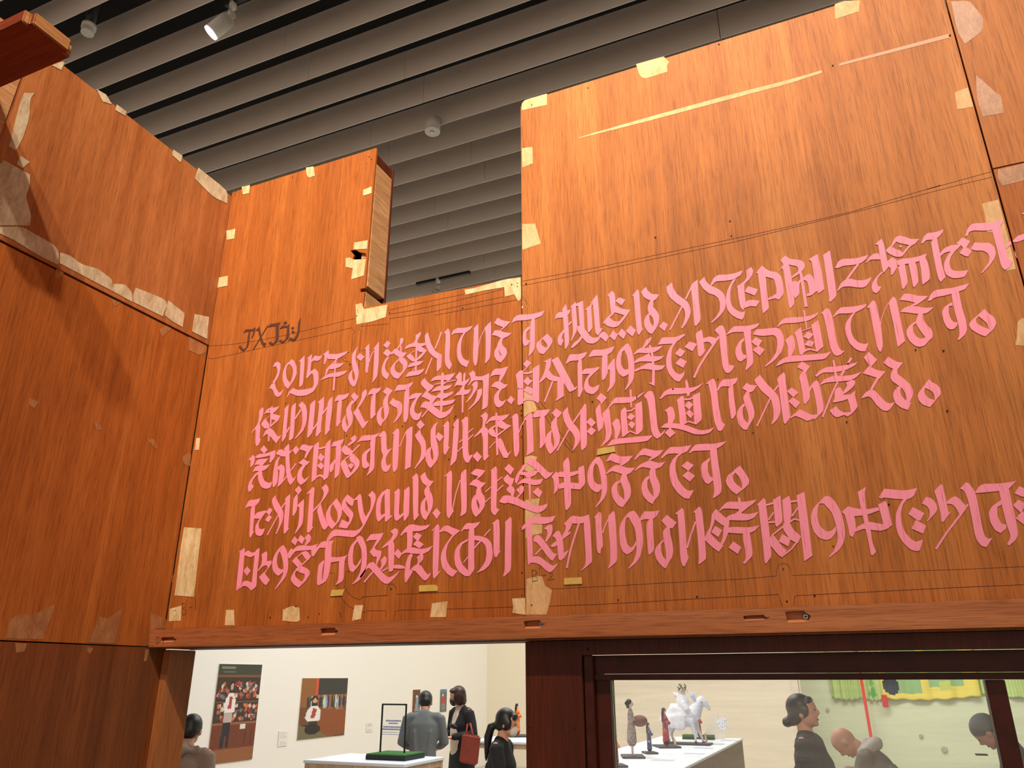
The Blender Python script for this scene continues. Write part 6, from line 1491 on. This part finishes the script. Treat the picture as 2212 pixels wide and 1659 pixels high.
def doll(label, px_, pyb, pyt, dress, face, hairm=HAIR, kind='kimono', basew=.14, zoff=-.8, prop=None, held=None):
    c = onZ(px_, pyb, zoff); t = onY(px_, pyt, c.y).z; h = t-(B+zoff)-.02; z0 = B+zoff
    e = empty('doll', (c.x, c.y, z0), math.radians(face)); tag(e, label, 'doll')
    bs = boxes('base', [(-basew, basew, -basew*.7, basew*.7, .0015, .02)], BASE, None, .002); bs.parent = e
    hc = V((0, 0, .02+h*.915)); b0 = .02
    if kind == 'kimono':
        blob('kimono', [('t', [(0, 0, b0+.10*h), (0, 0, b0+.3*h), (0, 0, b0+.55*h), (0, 0, b0+.74*h), (0, 0, b0+.80*h)], [(.115*h, .095*h), (.105*h, .085*h), (.095*h, .075*h), (.105*h, .07*h), (.05*h, .045*h)], 16),
             ('t', [(-.08*h, 0, b0+.75*h), (-.12*h, .03*h, b0+.62*h), (-.03*h, .11*h, b0+.58*h)], [.045*h, .06*h, .05*h]), ('t', [(.08*h, 0, b0+.75*h), (.12*h, .03*h, b0+.62*h), (.03*h, .11*h, b0+.58*h)], [.045*h, .06*h, .05*h]),
             ('t', [(-.09*h, .04*h, b0+.55*h), (-.10*h, .05*h, b0+.38*h)], [(.02*h, .06*h), (.015*h, .05*h)])], .013*h, dress, e, 3)
        blob('hem', [('t', [(0, 0, b0+.098*h), (0, 0, b0+.15*h)], [(.10*h, .085*h), (.108*h, .09*h)], 16)], .015*h, D_NAVY, e)
    else:
        blob('dress', [('t', [(0, 0, b0+.24*h), (0, 0, b0+.42*h), (0, 0, b0+.58*h), (0, 0, b0+.72*h), (0, 0, b0+.79*h)], [(.10*h, .095*h), (.095*h, .085*h), (.07*h, .06*h), (.08*h, .06*h), (.045*h, .04*h)], 16),
             ('t', [(-.07*h, 0, b0+.75*h), (-.09*h, .03*h, b0+.63*h)], [.035*h, .036*h]), ('t', [(.07*h, 0, b0+.75*h), (.09*h, .03*h, b0+.63*h)], [.035*h, .036*h])], .013*h, dress, e, 3)
    limbs = [('t', [(s*.035*h, 0, b0+.3*h), (s*.035*h, 0, b0+.03*h), ], [.026*h, .018*h]) for s in (-1, 1)]+[('t', [(s*.035*h, 0, b0+.012*h), (s*.035*h, .05*h, b0+.012*h)], [.014*h, .012*h]) for s in (-1, 1)]
    limbs += [('t', [(s*.09*h, .03*h, b0+.64*h), (s*.05*h, .14*h, b0+.58*h)], [.020*h, .014*h]) for s in (-1, 1)]
    blob('body', limbs+[('e', hc, (.052*h, .060*h, .070*h)), ('e', hc+V((0, .045*h, -.025*h)), (.026*h, .022*h, .03*h)), ('e', hc+V((0, .062*h, -.005*h)), (.008*h, .010*h, .009*h)), ('t', [(0, 0, b0+.76*h), hc-V((0, 0, .04*h))], [.026*h, .024*h])], .009*h, D_SKIN, e, 2)
    blob('hair', [('e', hc+V((0, -.018*h, .018*h)), (.062*h, .062*h, .064*h)), ('e', hc+V((0, -.045*h, -.04*h)), (.050*h, .036*h, .06*h))]+([('t', [hc+V((0, -.06*h, -.05*h)), hc+V((0, -.085*h, -.3*h))], [.03*h, .012*h])] if kind == 'kimono' else [('e', hc+V((0, -.075*h, .0)), (.034*h, .03*h, .034*h))]), .010*h, hairm, e, 2)
    if held: blob(held[0], [('e', (0, .17*h, b0+.60*h), held[1])], .008*h, held[2], e)
    return e, h
doll('barefoot woman doll in a brown plaid dress holding a round basket', 1367, 1636, 1509, D_PLAID, -70, kind='dress', basew=.17, held=('basket', (.075, .085, .06), flat('red brown basket', (112, 66, 54), .7)))
doll('smallest doll, in a navy floral kimono, right of the plaid-dressed doll', 1404, 1628, 1560, D_NAVY, -60, basew=.10)
doll('long-haired doll in a red floral kimono standing before the white horse', 1440, 1614, 1528, D_REDP, -62, basew=.19)
doll('orange-robed doll cut off by the left edge of the window', 1332, 1656, 1585, D_ORG, -60, basew=.12)
doll('doll in an orange kimono with a purple sash on the table by the doorway jamb', 1118, 1591, 1519, D_ORG, -60, basew=.2)
doll('small doll in a crimson robe standing behind the forelegs of the horse', 1512, 1596, 1537, flat('crimson robe', (170, 50, 56), .8), -60, basew=.06)
# white horse with a veiled rider
hb = onZ(1512, 1609, -.8); zb = 1.0; s = (onY(1512, 1510, hb.y).z-zb)    # height of the horse's head
hx = lambda px_: onY(px_, 1600, hb.y).x
hr = empty('horse_figure', (hb.x, hb.y, zb)); tag(hr, 'white horse figure with laid-back ears on a dark wooden base', 'figurine')
def hpart(px_, py_, dy=0): p = onY(px_, py_, hb.y); return V((p.x-hb.x, dy, p.z-zb))
base = boxes('base', [(hx(1438)-hb.x, hx(1536)-hb.x, -.13, .13, .0015, .022)], BASE, None, .003); base.parent = hr
HW = flat('white horse hide', (226, 228, 236), .6, 0, .03)
blob('horse_body', [('t', [hpart(1452, 1552), hpart(1470, 1550), hpart(1490, 1552), hpart(1500, 1542), hpart(1506, 1528)], [.095, .115, .105, .095, .07], 14),
    ('t', [hpart(1502, 1535), hpart(1510, 1520), hpart(1514, 1512)], [.085, .062, .052]), ('t', [hpart(1513, 1513), hpart(1522, 1518), hpart(1531, 1530)], [(.05, .05), (.042, .042), (.024, .024)]), ('e', hpart(1532, 1532), (.024, .026, .018)),
    ('t', [hpart(1494, 1556, -.05), hpart(1500, 1574, -.055), hpart(1504, 1588, -.055), hpart(1505, 1600, -.055)], [.05, .028, .02, .016]), ('t', [hpart(1498, 1556, .05), hpart(1506, 1576, .05), hpart(1514, 1592, .05), hpart(1518, 1602, .05)], [.05, .027, .019, .015]),
    ('t', [hpart(1452, 1556, -.05), hpart(1446, 1572, -.05), hpart(1443, 1582, -.05), hpart(1449, 1600, -.05)], [.06, .034, .022, .016]), ('t', [hpart(1456, 1556, .05), hpart(1452, 1574, .05), hpart(1448, 1586, .05), hpart(1453, 1601, .05)], [.06, .033, .021, .016])], .013, HW, hr, 3)
for dy in (-.03, .03): blob('ear', [('t', [hpart(1503, 1514, dy), hpart(1496, 1502, dy*1.4), hpart(1491, 1492, dy*1.6)], [.022, .028, .006])], .008, flat('pale blue ear', (206, 216, 236), .6), hr)
blob('hoof', [('e', hpart(1505, 1603, -.055), (.024, .028, .014)), ('e', hpart(1519, 1604, .05), (.024, .028, .014)), ('e', hpart(1450, 1603, -.05), (.024, .028, .014)), ('e', hpart(1454, 1603, .05), (.024, .028, .014))], .007, flat('grey hoof', (70, 68, 70), .6), hr)
sub('eye', [('e', hpart(1517, 1517, -.045), (.008, .006, .007))], HAIR, hr)
blob('cloth_cover', [('t', [hpart(1440, 1553), hpart(1456, 1541), hpart(1476, 1541), hpart(1494, 1545)], [(.09, .11), (.105, .125), (.10, .125), (.09, .11)], 16), ('t', [hpart(1470, 1545, -.1), hpart(1474, 1574, -.12)], [(.08, .03), (.07, .02)]), ('t', [hpart(1456, 1548, -.1), hpart(1458, 1570, -.12)], [(.06, .03), (.045, .02)])], .013, D_WHT, hr)
rd = empty('rider_doll', (hb.x, hb.y, zb)); tag(rd, 'white veiled rider doll with a green wreath seated on the white horse', 'doll')
blob('veil', [('t', [hpart(1478, 1548), hpart(1477, 1528), hpart(1474, 1510), hpart(1472, 1500)], [(.12, .12), (.095, .09), (.08, .07), (.05, .05)], 16), ('t', [hpart(1478, 1520, -.06), hpart(1487, 1532, -.09), hpart(1492, 1540, -.06)], [.045, .04, .03]), ('t', [hpart(1472, 1508), hpart(1460, 1502), hpart(1456, 1497)], [.03, .03, .018])], .012, D_WHT, rd)
blob('head', [('e', hpart(1473, 1498), (.045, .048, .055)), ('e', hpart(1477, 1499), (.012, .02, .02))], .009, D_SKIN, rd)
GR = flat('green wreath leaves', (52, 92, 44), .8, 0, .4); random.seed(5); bm = bmesh.new(); wc = hpart(1473, 1490)
for i in range(60):
    a_ = random.uniform(0, 6.28); r_ = random.uniform(.02, .065); q = wc+V((math.cos(a_)*r_, math.sin(a_)*r_, random.uniform(-.03, .05)))
    d_ = V((random.uniform(-1, 1), random.uniform(-1, 1), random.uniform(0, 1.4))).normalized()*.035; n_ = d_.cross(V((0, 0, 1))).normalized()*.010
    bm.faces.new([bm.verts.new(z_) for z_ in (q, q+d_*.5+n_, q+d_, q+d_*.5-n_)])
mm = bpy.data.meshes.new('wreath'); bm.to_mesh(mm); bm.free(); wr = bpy.data.objects.new('wreath', mm); COL.objects.link(wr); mm.materials.append(GR); wr.parent = rd; wr['kind'] = 'stuff'
# turf pads, wedge and card behind the horse
for (x0_, x1_, yp, lab) in ((1474, 1501, 1597, 'green turf pad left of the forelegs of the horse'), (1515, 1541, 1598, 'green turf pad right of the forelegs of the horse')):
    a_ = onZ(x0_, yp, -.8); c_ = onZ(x1_, yp+1, -.8); t = empty('turf_pad', ((a_.x+c_.x)/2, a_.y, 1)); tag(t, lab, 'pad')
    boxes('base', [(a_.x, c_.x, a_.y, a_.y+.12, 1.001, 1.03)], flat('pad base', (38, 48, 42), .8), t); boxes('turf', [(a_.x, c_.x, a_.y, a_.y+.12, 1.0305, 1.06)], M['turf'], t, .006)
for px_, py_, hh, lab in ((1459, 1613, 20, 'short slanted wooden peg on the base of the red-kimono doll'), (1526, 1606, 22, 'slanted wooden peg beside the forefeet of the horse')):
    p0 = onY(px_, py_, hb.y-.2 if px_ > 1500 else onZ(1440, 1614, -.8).y-.1); p1 = onY(px_-3, py_-hh, p0.y); o = blob('wooden_peg', [('t', [p0+V((0, 0, .03)), p1], [.018, .007], 6)], 0, M['birch'], None); tag(o, lab, 'peg')
cp = onZ(1537, 1597, -.8); pyc = [(cp.x-.12, cp.y+.15, 1.001), (cp.x+.14, cp.y+.15, 1.001), (cp.x+.08, cp.y+.17, 1.33), (cp.x-.02, cp.y+.17, 1.33), (cp.x-.12, cp.y+.22, 1.001), (cp.x+.14, cp.y+.22, 1.001), (cp.x+.08, cp.y+.19, 1.33), (cp.x-.02, cp.y+.19, 1.33)]
o = pyobj('wedge_stand', pyc, [(0, 1, 2, 3), (5, 4, 7, 6), (1, 5, 6, 2), (4, 0, 3, 7), (3, 2, 6, 7)], M['cream']); tag(o, 'beige wedge-shaped stand behind the turf pad on the plinth', 'stand')
# round paper fan on a thin stand behind
fp = onY(1560, 1563, 11.6); fan = empty('paper_fan', (fp.x, 11.6, 1.0)); tag(fan, 'round white perforated paper fan at the right end of the plinth', 'fan')
bm = bmesh.new(); bmesh.ops.create_cone(bm, cap_ends=True, segments=32, radius1=.075, radius2=.075, depth=.006, matrix=Matrix.Translation(fp) @ Matrix.Rotation(math.pi/2, 4, 'X')); mm = bpy.data.meshes.new('disc'); bm.to_mesh(mm); bm.free()
k = NT('perforated paper'); vo = k.n('ShaderNodeTexVoronoi'); vo.inputs['Scale'].default_value = 55; k.l(k.coord((1, 1, 1)), vo.inputs['Vector']); k.l(k.ramp(vo.outputs[0], [(.35, s2l((190, 188, 196))), (.5, s2l((240, 240, 246)))]), k.b.inputs['Base Color']); link('disc', mm, k.m, fan)
boxes('handle', [(fp.x-.006, fp.x+.006, 11.597, 11.603, 1.0015, fp.z-.07)], M['wtop'], fan)

# ------------------------------------------------------------------ prints and labels on the white wall (x = -8), posters
def painted(name, X, p0, p1, n, m, fn, label, cat='picture'):
    """print hung on the left gallery wall; p0 top-left pixel, p1 bottom-right pixel on that wall"""
    a = onX(*p0, X); c = onX(*p1, X); y0_, y1_, z1_, z0_ = a.y, c.y, a.z, c.z
    bd = boxes(name, [(X+.001, X+.012, y0_, y1_, z0_, z1_)], M['cream']); tag(bd, label, cat)
    v = [(X+.0135, y0_+(y1_-y0_)*i/n, z1_+(z0_-z1_)*j/m) for j in range(m+1) for i in range(n+1)]
    f = [(j*(n+1)+i, (j+1)*(n+1)+i, (j+1)*(n+1)+i+1, j*(n+1)+i+1) for j in range(m) for i in range(n)]
    img = fn(n, m); o = pyobj('printed_face', v, f, M['print'], bd); ca = o.data.color_attributes.new('Col', 'FLOAT_COLOR', 'CORNER')
    arr = np.repeat(img.reshape(n*m, 3), 4, 0); arr = np.concatenate([arr, np.ones((len(arr), 1))], 1); ca.data.foreach_set('color', arr.astype('f').ravel()); return bd
class Cv:
    def __init__(s, n, m, bg): s.n, s.m = n, m; s.a = np.zeros((m, n, 3)); s.a[:] = s2l(bg); s.Y, s.X = np.mgrid[0:m, 0:n]; s.X = (s.X+.5)/n; s.Y = (s.Y+.5)/m; s.r = np.random.RandomState(4)
    def rect(s, x0, y0, x1, y1, c, nz=0):
        k = (s.X >= x0) & (s.X < x1) & (s.Y >= y0) & (s.Y < y1); s.put(k, c, nz)
    def put(s, k, c, nz=0):
        s.a[k] = s2l(c)
        if nz: s.a[k] *= (1+nz*(s.r.rand(int(k.sum()), 1)-.5))
    def el(s, x, y, rx, ry, c, nz=0): s.put(((s.X-x)/rx)**2+((s.Y-y)/ry)**2 < 1, c, nz)
    def poly(s, P, c, nz=0):
        k = np.zeros((s.m, s.n), bool); n_ = len(P)
        for i in range(n_):
            (x1, y1), (x2, y2) = P[i], P[(i+1) % n_]
            if y1 == y2: continue
            t = ((s.Y < y1) != (s.Y < y2)) & (s.X < (x2-x1)*(s.Y-y1)/(y2-y1)+x1); k ^= t
        s.put(k, c, nz)
def woman(c, x, y, sc_, legs=True):
    c.el(x, y, .075*sc_, .06*sc_, (36, 26, 24)); c.rect(x-.06*sc_, y, x+.06*sc_, y+.10*sc_, (38, 28, 26)); c.el(x+.01*sc_, y+.02*sc_, .045*sc_, .045*sc_, (206, 150, 130))
    c.poly([(x-.05*sc_, y+.1*sc_), (x+.07*sc_, y+.1*sc_), (x+.15*sc_, y+.2*sc_), (x+.15*sc_, y+.34*sc_), (x+.08*sc_, y+.36*sc_), (x-.12*sc_, y+.36*sc_), (x-.17*sc_, y+.3*sc_), (x-.14*sc_, y+.18*sc_)], (226, 222, 220), .08)
    c.poly([(x-.02*sc_, y+.14*sc_), (x+.06*sc_, y+.16*sc_), (x+.03*sc_, y+.3*sc_), (x-.06*sc_, y+.3*sc_)], (176, 62, 48), .4)
    if legs:
        c.rect(x-.13*sc_, y+.35*sc_, x+.1*sc_, y+.47*sc_, (186, 168, 164)); c.poly([(x-.13*sc_, y+.47*sc_), (x+.08*sc_, y+.47*sc_), (x+.06*sc_, y+.78*sc_), (x-.01*sc_, y+.78*sc_), (x-.03*sc_, y+.55*sc_), (x-.07*sc_, y+.79*sc_), (x-.17*sc_, y+.79*sc_)], (38, 36, 42))
def pic1(n, m):
    c = Cv(n, m, (64, 48, 38)); c.rect(0, 0, 1, .12, (56, 60, 50)); c.rect(.06, .03, .38, .05, (120, 124, 112)); c.rect(.1, .075, .4, .09, (100, 104, 94)); c.rect(0, .115, 1, .14, (120, 76, 50)); c.rect(.02, .14, .98, .60, (58, 42, 38))
    for i in range(150):
        col = [(186, 88, 56), (150, 50, 46), (214, 190, 170), (60, 60, 88), (196, 120, 70), (120, 112, 108)][c.r.randint(6)]
        c.el(c.r.uniform(.05, .97), c.r.choice([.22, .27, .33, .44, .49, .55])+c.r.uniform(-.02, .02), .03, .022, col, .3)
    c.rect(.02, .385, .98, .40, (110, 76, 54)); c.rect(0, .6, 1, .62, (150, 88, 56)); c.rect(0, .62, 1, .86, (110, 52, 34), .12)
    for x_ in (.5, .62, .76, .9): c.rect(x_, .69, x_+.01, .84, (74, 34, 24))
    c.rect(.62, .625, .74, .67, (220, 214, 206)); c.rect(0, .86, 1, 1, (142, 86, 52), .25); woman(c, .34, .22, .80); return c.a
def pic2(n, m):
    c = Cv(n, m, (46, 44, 42)); c.rect(0, 0, .33, .5, (140, 88, 46), .1); c.rect(.3, 0, .345, .34, (214, 74, 44)); c.rect(.345, 0, 1, .28, (50, 50, 50), .3)
    c.rect(.34, .28, 1, .55, (150, 100, 54), .2)
    for i, x_ in enumerate(np.linspace(.15, .97, 20)): c.el(x_, .42+.02*math.sin(i*3), .022, .12, [(50, 42, 40), (60, 70, 66), (206, 196, 180), (130, 174, 196), (46, 48, 96), (150, 90, 50)][i % 6], .3)
    c.poly([(.3, .5), (1, .56), (1, .98), (.6, 1), (.42, .88)], (136, 72, 34), .12); c.rect(0, .48, .2, .76, (112, 66, 40)); c.poly([(0, .76), (.45, .9), (.65, 1), (0, 1)], (110, 100, 72), .1)
    woman(c, .29, .36, 1.0, False); c.el(.29, .85, .16, .085, (30, 28, 28)); return c.a
def pic3(n, m):
    c = Cv(n, m, (104, 58, 40)); c.el(.55, .3, .14, .07, (210, 200, 200)); c.poly([(.45, .35), (.75, .35), (.85, .9), (.3, .9)], (120, 150, 172), .2); c.el(.4, .8, .14, .06, (200, 100, 50)); return c.a
def pic4(n, m):
    c = Cv(n, m, (96, 100, 98)); c.rect(0, 0, 1, .15, (90, 130, 170), .4); c.poly([(.3, .3), (.6, .3), (.75, .62), (.25, .62)], (190, 60, 50), .3); c.el(.42, .26, .12, .06, (214, 200, 190)); c.rect(.2, .62, .8, .95, (130, 120, 122), .5); return c.a
WX = -8
painted('photo_print', WX, (473, 1434), (543, 1640), 48, 80, pic1, 'tall photo print of a person before shelves of dolls, nearest the doorway jamb')
painted('photo_print', WX, (652, 1465), (742, 1587.5), 60, 60, pic2, 'square photo print of a person kneeling by a wooden counter')
painted('photo_print', WX, (891, 1490), (905, 1541), 14, 30, pic3, 'small brown print half hidden by the bowed head in grey')
painted('photo_print', WX, (950, 1489), (963, 1537), 14, 30, pic4, 'small blue and red print beside the brown bob hair')
def card(n, m):
    c = Cv(n, m, (232, 226, 220))
    for j in range(12):
        if j not in (6, 7, 8): c.rect(.15, .1+j*.07, .9 if j % 3 else .7, .12+j*.07, (186, 180, 176))
    return c.a
painted('wall_label', WX, (602, 1580), (619, 1610), 16, 40, card, 'white text label between the tall print and the square print', 'label')
painted('wall_label', WX, (791, 1562), (803, 1580), 12, 30, card, 'small white text label right of the square print', 'label')
# batik cloths hung on the far green-tinted wall
def hanging(name, px0, px1, pyb, Yc, fn, label, ztop_=3.1, n=60, m=60):
    x0_, x1_ = onY(px0, 1490, Yc).x, onY(px1, 1490, Yc).x; zb0, zb1 = onY(px0, pyb[0], Yc).z, onY(px1, pyb[1], Yc).z; img = fn(n, m)
    v = []; f = []
    for j in range(m+1):
        for i in range(n+1):
            u, w_ = i/n, j/m; zb_ = zb0+(zb1-zb0)*u-.05*math.sin(math.pi*u)+.012*math.sin(u*37)
            v.append((x0_+(x1_-x0_)*u, Yc+.02*math.sin(u*23+w_*2)*(0.3+w_)+.01*math.sin(u*51), ztop_+(zb_-ztop_)*w_))
    f = [(j*(n+1)+i, (j+1)*(n+1)+i, (j+1)*(n+1)+i+1, j*(n+1)+i+1) for j in range(m) for i in range(n)]
    o = pyobj(name, v, f, M['print'], None, True); ca = o.data.color_attributes.new('Col', 'FLOAT_COLOR', 'CORNER')
    arr = np.repeat(img.reshape(n*m, 3), 4, 0); arr = np.concatenate([arr, np.ones((len(arr), 1))], 1); ca.data.foreach_set('color', arr.astype('f').ravel())
    s_ = o.modifiers.new('thickness', 'SOLIDIFY'); s_.thickness = .006; tag(o, label, 'cloth')
def c1(n, m):
    c = Cv(n, m, (192, 214, 140))
    for i in range(30): c.rect(i/30, 0, i/30+.012, 1, (176, 202, 124))
    return c.a
def c2(n, m):
    c = Cv(n, m, (200, 216, 150)); c.el(.5, .93, .22, .03, (110, 190, 100)); c.el(.55, .88, .12, .03, (110, 190, 100)); c.el(.5, .80, .12, .04, (120, 196, 110)); return c.a
def c3(n, m):
    c = Cv(n, m, (236, 220, 104)); c.rect(.06, 0, .42, .93, (150, 190, 130), .05); c.rect(.5, 0, .85, .86, (150, 190, 140), .05); c.el(.1, .85, .09, .10, (30, 50, 66)); c.rect(.6, .8, .72, .9, (200, 210, 110)); c.rect(.42, .5, .5, .9, (236, 220, 104)); return c.a
hanging('batik_cloth', 1795, 1862, (1507, 1507), 18.925, c1, 'pale green striped cloth left of the red strap')
hanging('batik_cloth', 1862, 1905, (1507, 1510), 18.955, c2, 'narrow pale green cloth with green scribbles, between strap and yellow cloth')
hanging('batik_cloth', 1905, 2118, (1509, 1503), 18.925, c3, 'wide yellow cloth with green and dark shapes on the far wall')
hanging('batik_cloth', 2119, 2330, (1500, 1504), 18.94, c1, 'pale green cloth right of the yellow one, behind the window mullion')
a_ = onY(1861, 1474, 18.6); c_ = onY(1892, 1650, 18.6)
st = pyobj('red_strap', [(a_.x-.03-.012, 18.6, 3.1), (a_.x+.03-.012, 18.6, 3.1), (c_.x+.03, 18.6, c_.z-.4), (c_.x-.03, 18.6, c_.z-.4), (a_.x-.042, 18.61, 3.1), (a_.x+.018, 18.61, 3.1), (c_.x+.03, 18.61, c_.z-.4), (c_.x-.03, 18.61, c_.z-.4)],
   [(3, 2, 1, 0), (4, 5, 6, 7), (0, 1, 5, 4), (1, 2, 6, 5), (2, 3, 7, 6), (3, 0, 4, 7)], flat('bright red strap', (226, 60, 52), .5)); tag(st, 'bright red strap hanging down in front of the green-tinted wall', 'strap')
p = onY(1912, 1516, 18.7); o = boxes('red_tag', [(p.x-.055, p.x+.055, 18.85, 18.88, p.z-.11, p.z+.13)], flat('red tag', (214, 50, 50), .5), b=.01); tag(o, 'small red tag hanging under the edge of the yellow cloth', 'tag')
for px_, py_, lab in ((1788, 1533, 'tiny hook on the green-tinted wall left of the red strap'), (1990, 1590, 'round wall plug on the green-tinted wall, upper one'), (2040, 1619, 'larger round wall plug on the green-tinted wall, lower one')):
    p = onY(px_, py_, 19); bm = bmesh.new(); bmesh.ops.create_cone(bm, cap_ends=True, segments=16, radius1=.04 if px_ != 2040 else .06, radius2=.03 if px_ != 2040 else .05, depth=.03, matrix=Matrix.Translation((p.x, 18.98, p.z)) @ Matrix.Rotation(math.pi/2, 4, 'X'))
    mm = bpy.data.meshes.new('wall_plug'); bm.to_mesh(mm); bm.free(); tag(link('wall_plug', mm, flat('plug', (176, 176, 160), .6)), lab, 'plug')

# ------------------------------------------------------------------ ceiling fittings
def cyl(bm, p, q, r1, r2=None, seg=28):
    p, q = V(p), V(q); d = q-p; bmesh.ops.create_cone(bm, cap_ends=True, segments=seg, radius1=r1, radius2=r1 if r2 is None else r2, depth=d.length, matrix=Matrix.Translation((p+q)/2) @ d.to_track_quat('Z', 'Y').to_matrix().to_4x4())
def cobj(name, L, mat, parent):
    bm = bmesh.new()
    for q in L: cyl(bm, *q)
    mm = bpy.data.meshes.new(name); bm.to_mesh(mm); bm.free(); o = link(name, mm, mat, parent)
    for p in mm.polygons: p.use_smooth = len(p.vertices) == 4
    return o
def fitting(label, p, tilt, lit, sc_=1.0, x0=None, x1=None):
    p = V(p); e = empty('spotlight', p); tag(e, label, 'lamp'); d = V(tilt).normalized()
    cobj('adapter', [(p+V((0, 0, .06)), p, .022*sc_), (p+V((-.018*sc_, 0, -.004)), p+V((-.018*sc_, 0, -.06*sc_)), .010*sc_), (p+V((-.02, 0, -.06*sc_)), p+V((.02, 0, -.06*sc_)), .024*sc_)], M['lampwhite'], e)
    c = p+V((0, 0, -.075*sc_)); hb_ = c+d*.01
    cobj('housing', [(hb_, hb_+d*.012*sc_, .036*sc_, .048*sc_), (hb_+d*.012*sc_, hb_+d*.15*sc_, .048*sc_)], M['lampwhite'], e)
    cobj('lens', [(hb_+d*.151*sc_, hb_+d*.158*sc_, .046*sc_)], M['lamp'] if lit else M['lampwhite'], e); return e
p = onZ(497, 22, 4.47); tk = boxes('lighting_track', [(p.x-.05, p.x+1.6, p.y-.018, p.y+.018, H+.02, H+.055)], M['track'], b=.002); tag(tk, 'black lighting track between baffles at the top, carrying the lit spotlight', 'track')
fitting('lit white spotlight at the top left of the ceiling', (p.x+.02, p.y, H-.02), (-.62, -.25, -.75), True, 1.15)
spot('lamp_beam', (p.x-.13, p.y-.04, H-.24), (p.x-1.6, p.y-.4, 2), 90, 70, .8, (.96, .95, 1), .05)
spot('lamp_beam', (p.x-.42, p.y-.55, H+.05), (p.x-.30, p.y-.10, H+.24), 16, 110, .9, (.96, .95, 1), .04)
p = onZ(925, 604, 4.36); q0, q1 = onZ(900, 611, 4.5), onZ(1016, 586, 4.5)
tk = boxes('lighting_track', [(q0.x, q1.x, q0.y-.02, q0.y+.02, H-.035, H-.001)], M['track'], b=.002); tag(tk, 'short black lighting track seen low in the ceiling opening', 'track')
fitting('small unlit spotlight hanging low in the ceiling opening above the plywood', (p.x, q0.y, H-.06), (-.45, .3, -.8), False, 1.25)
p = onZ(940, 268, 4.5); dt = empty('smoke_detector', (p.x, p.y, H)); tag(dt, 'white cylindrical detector with a small round eye under the baffles', 'detector')
cobj('housing', [((p.x, p.y-.04, H+.02), (p.x, p.y-.04, H-.115), .066)], M['lampwhite'], dt); cobj('eye', [((p.x-.005, p.y-.04, H-.1155), (p.x-.005, p.y-.04, H-.123), .020, .016)], M['steel'], dt)
p = onZ(190, 66, 4.4); sd = empty('sprinkler_head', (p.x, p.y, H)); tag(sd, 'slotted round sprinkler head at the far left of the ceiling', 'sprinkler')
cobj('pipe', [((p.x, p.y, H+.6), (p.x, p.y, H-.05), .035)], M['track'], sd); cobj('cap', [((p.x, p.y, H-.051), (p.x, p.y, H-.085), .05), ((p.x, p.y, H-.0855), (p.x, p.y, H-.12), .026), ((p.x, p.y, H-.1205), (p.x, p.y, H-.126), .044)], M['lampwhite'], sd)
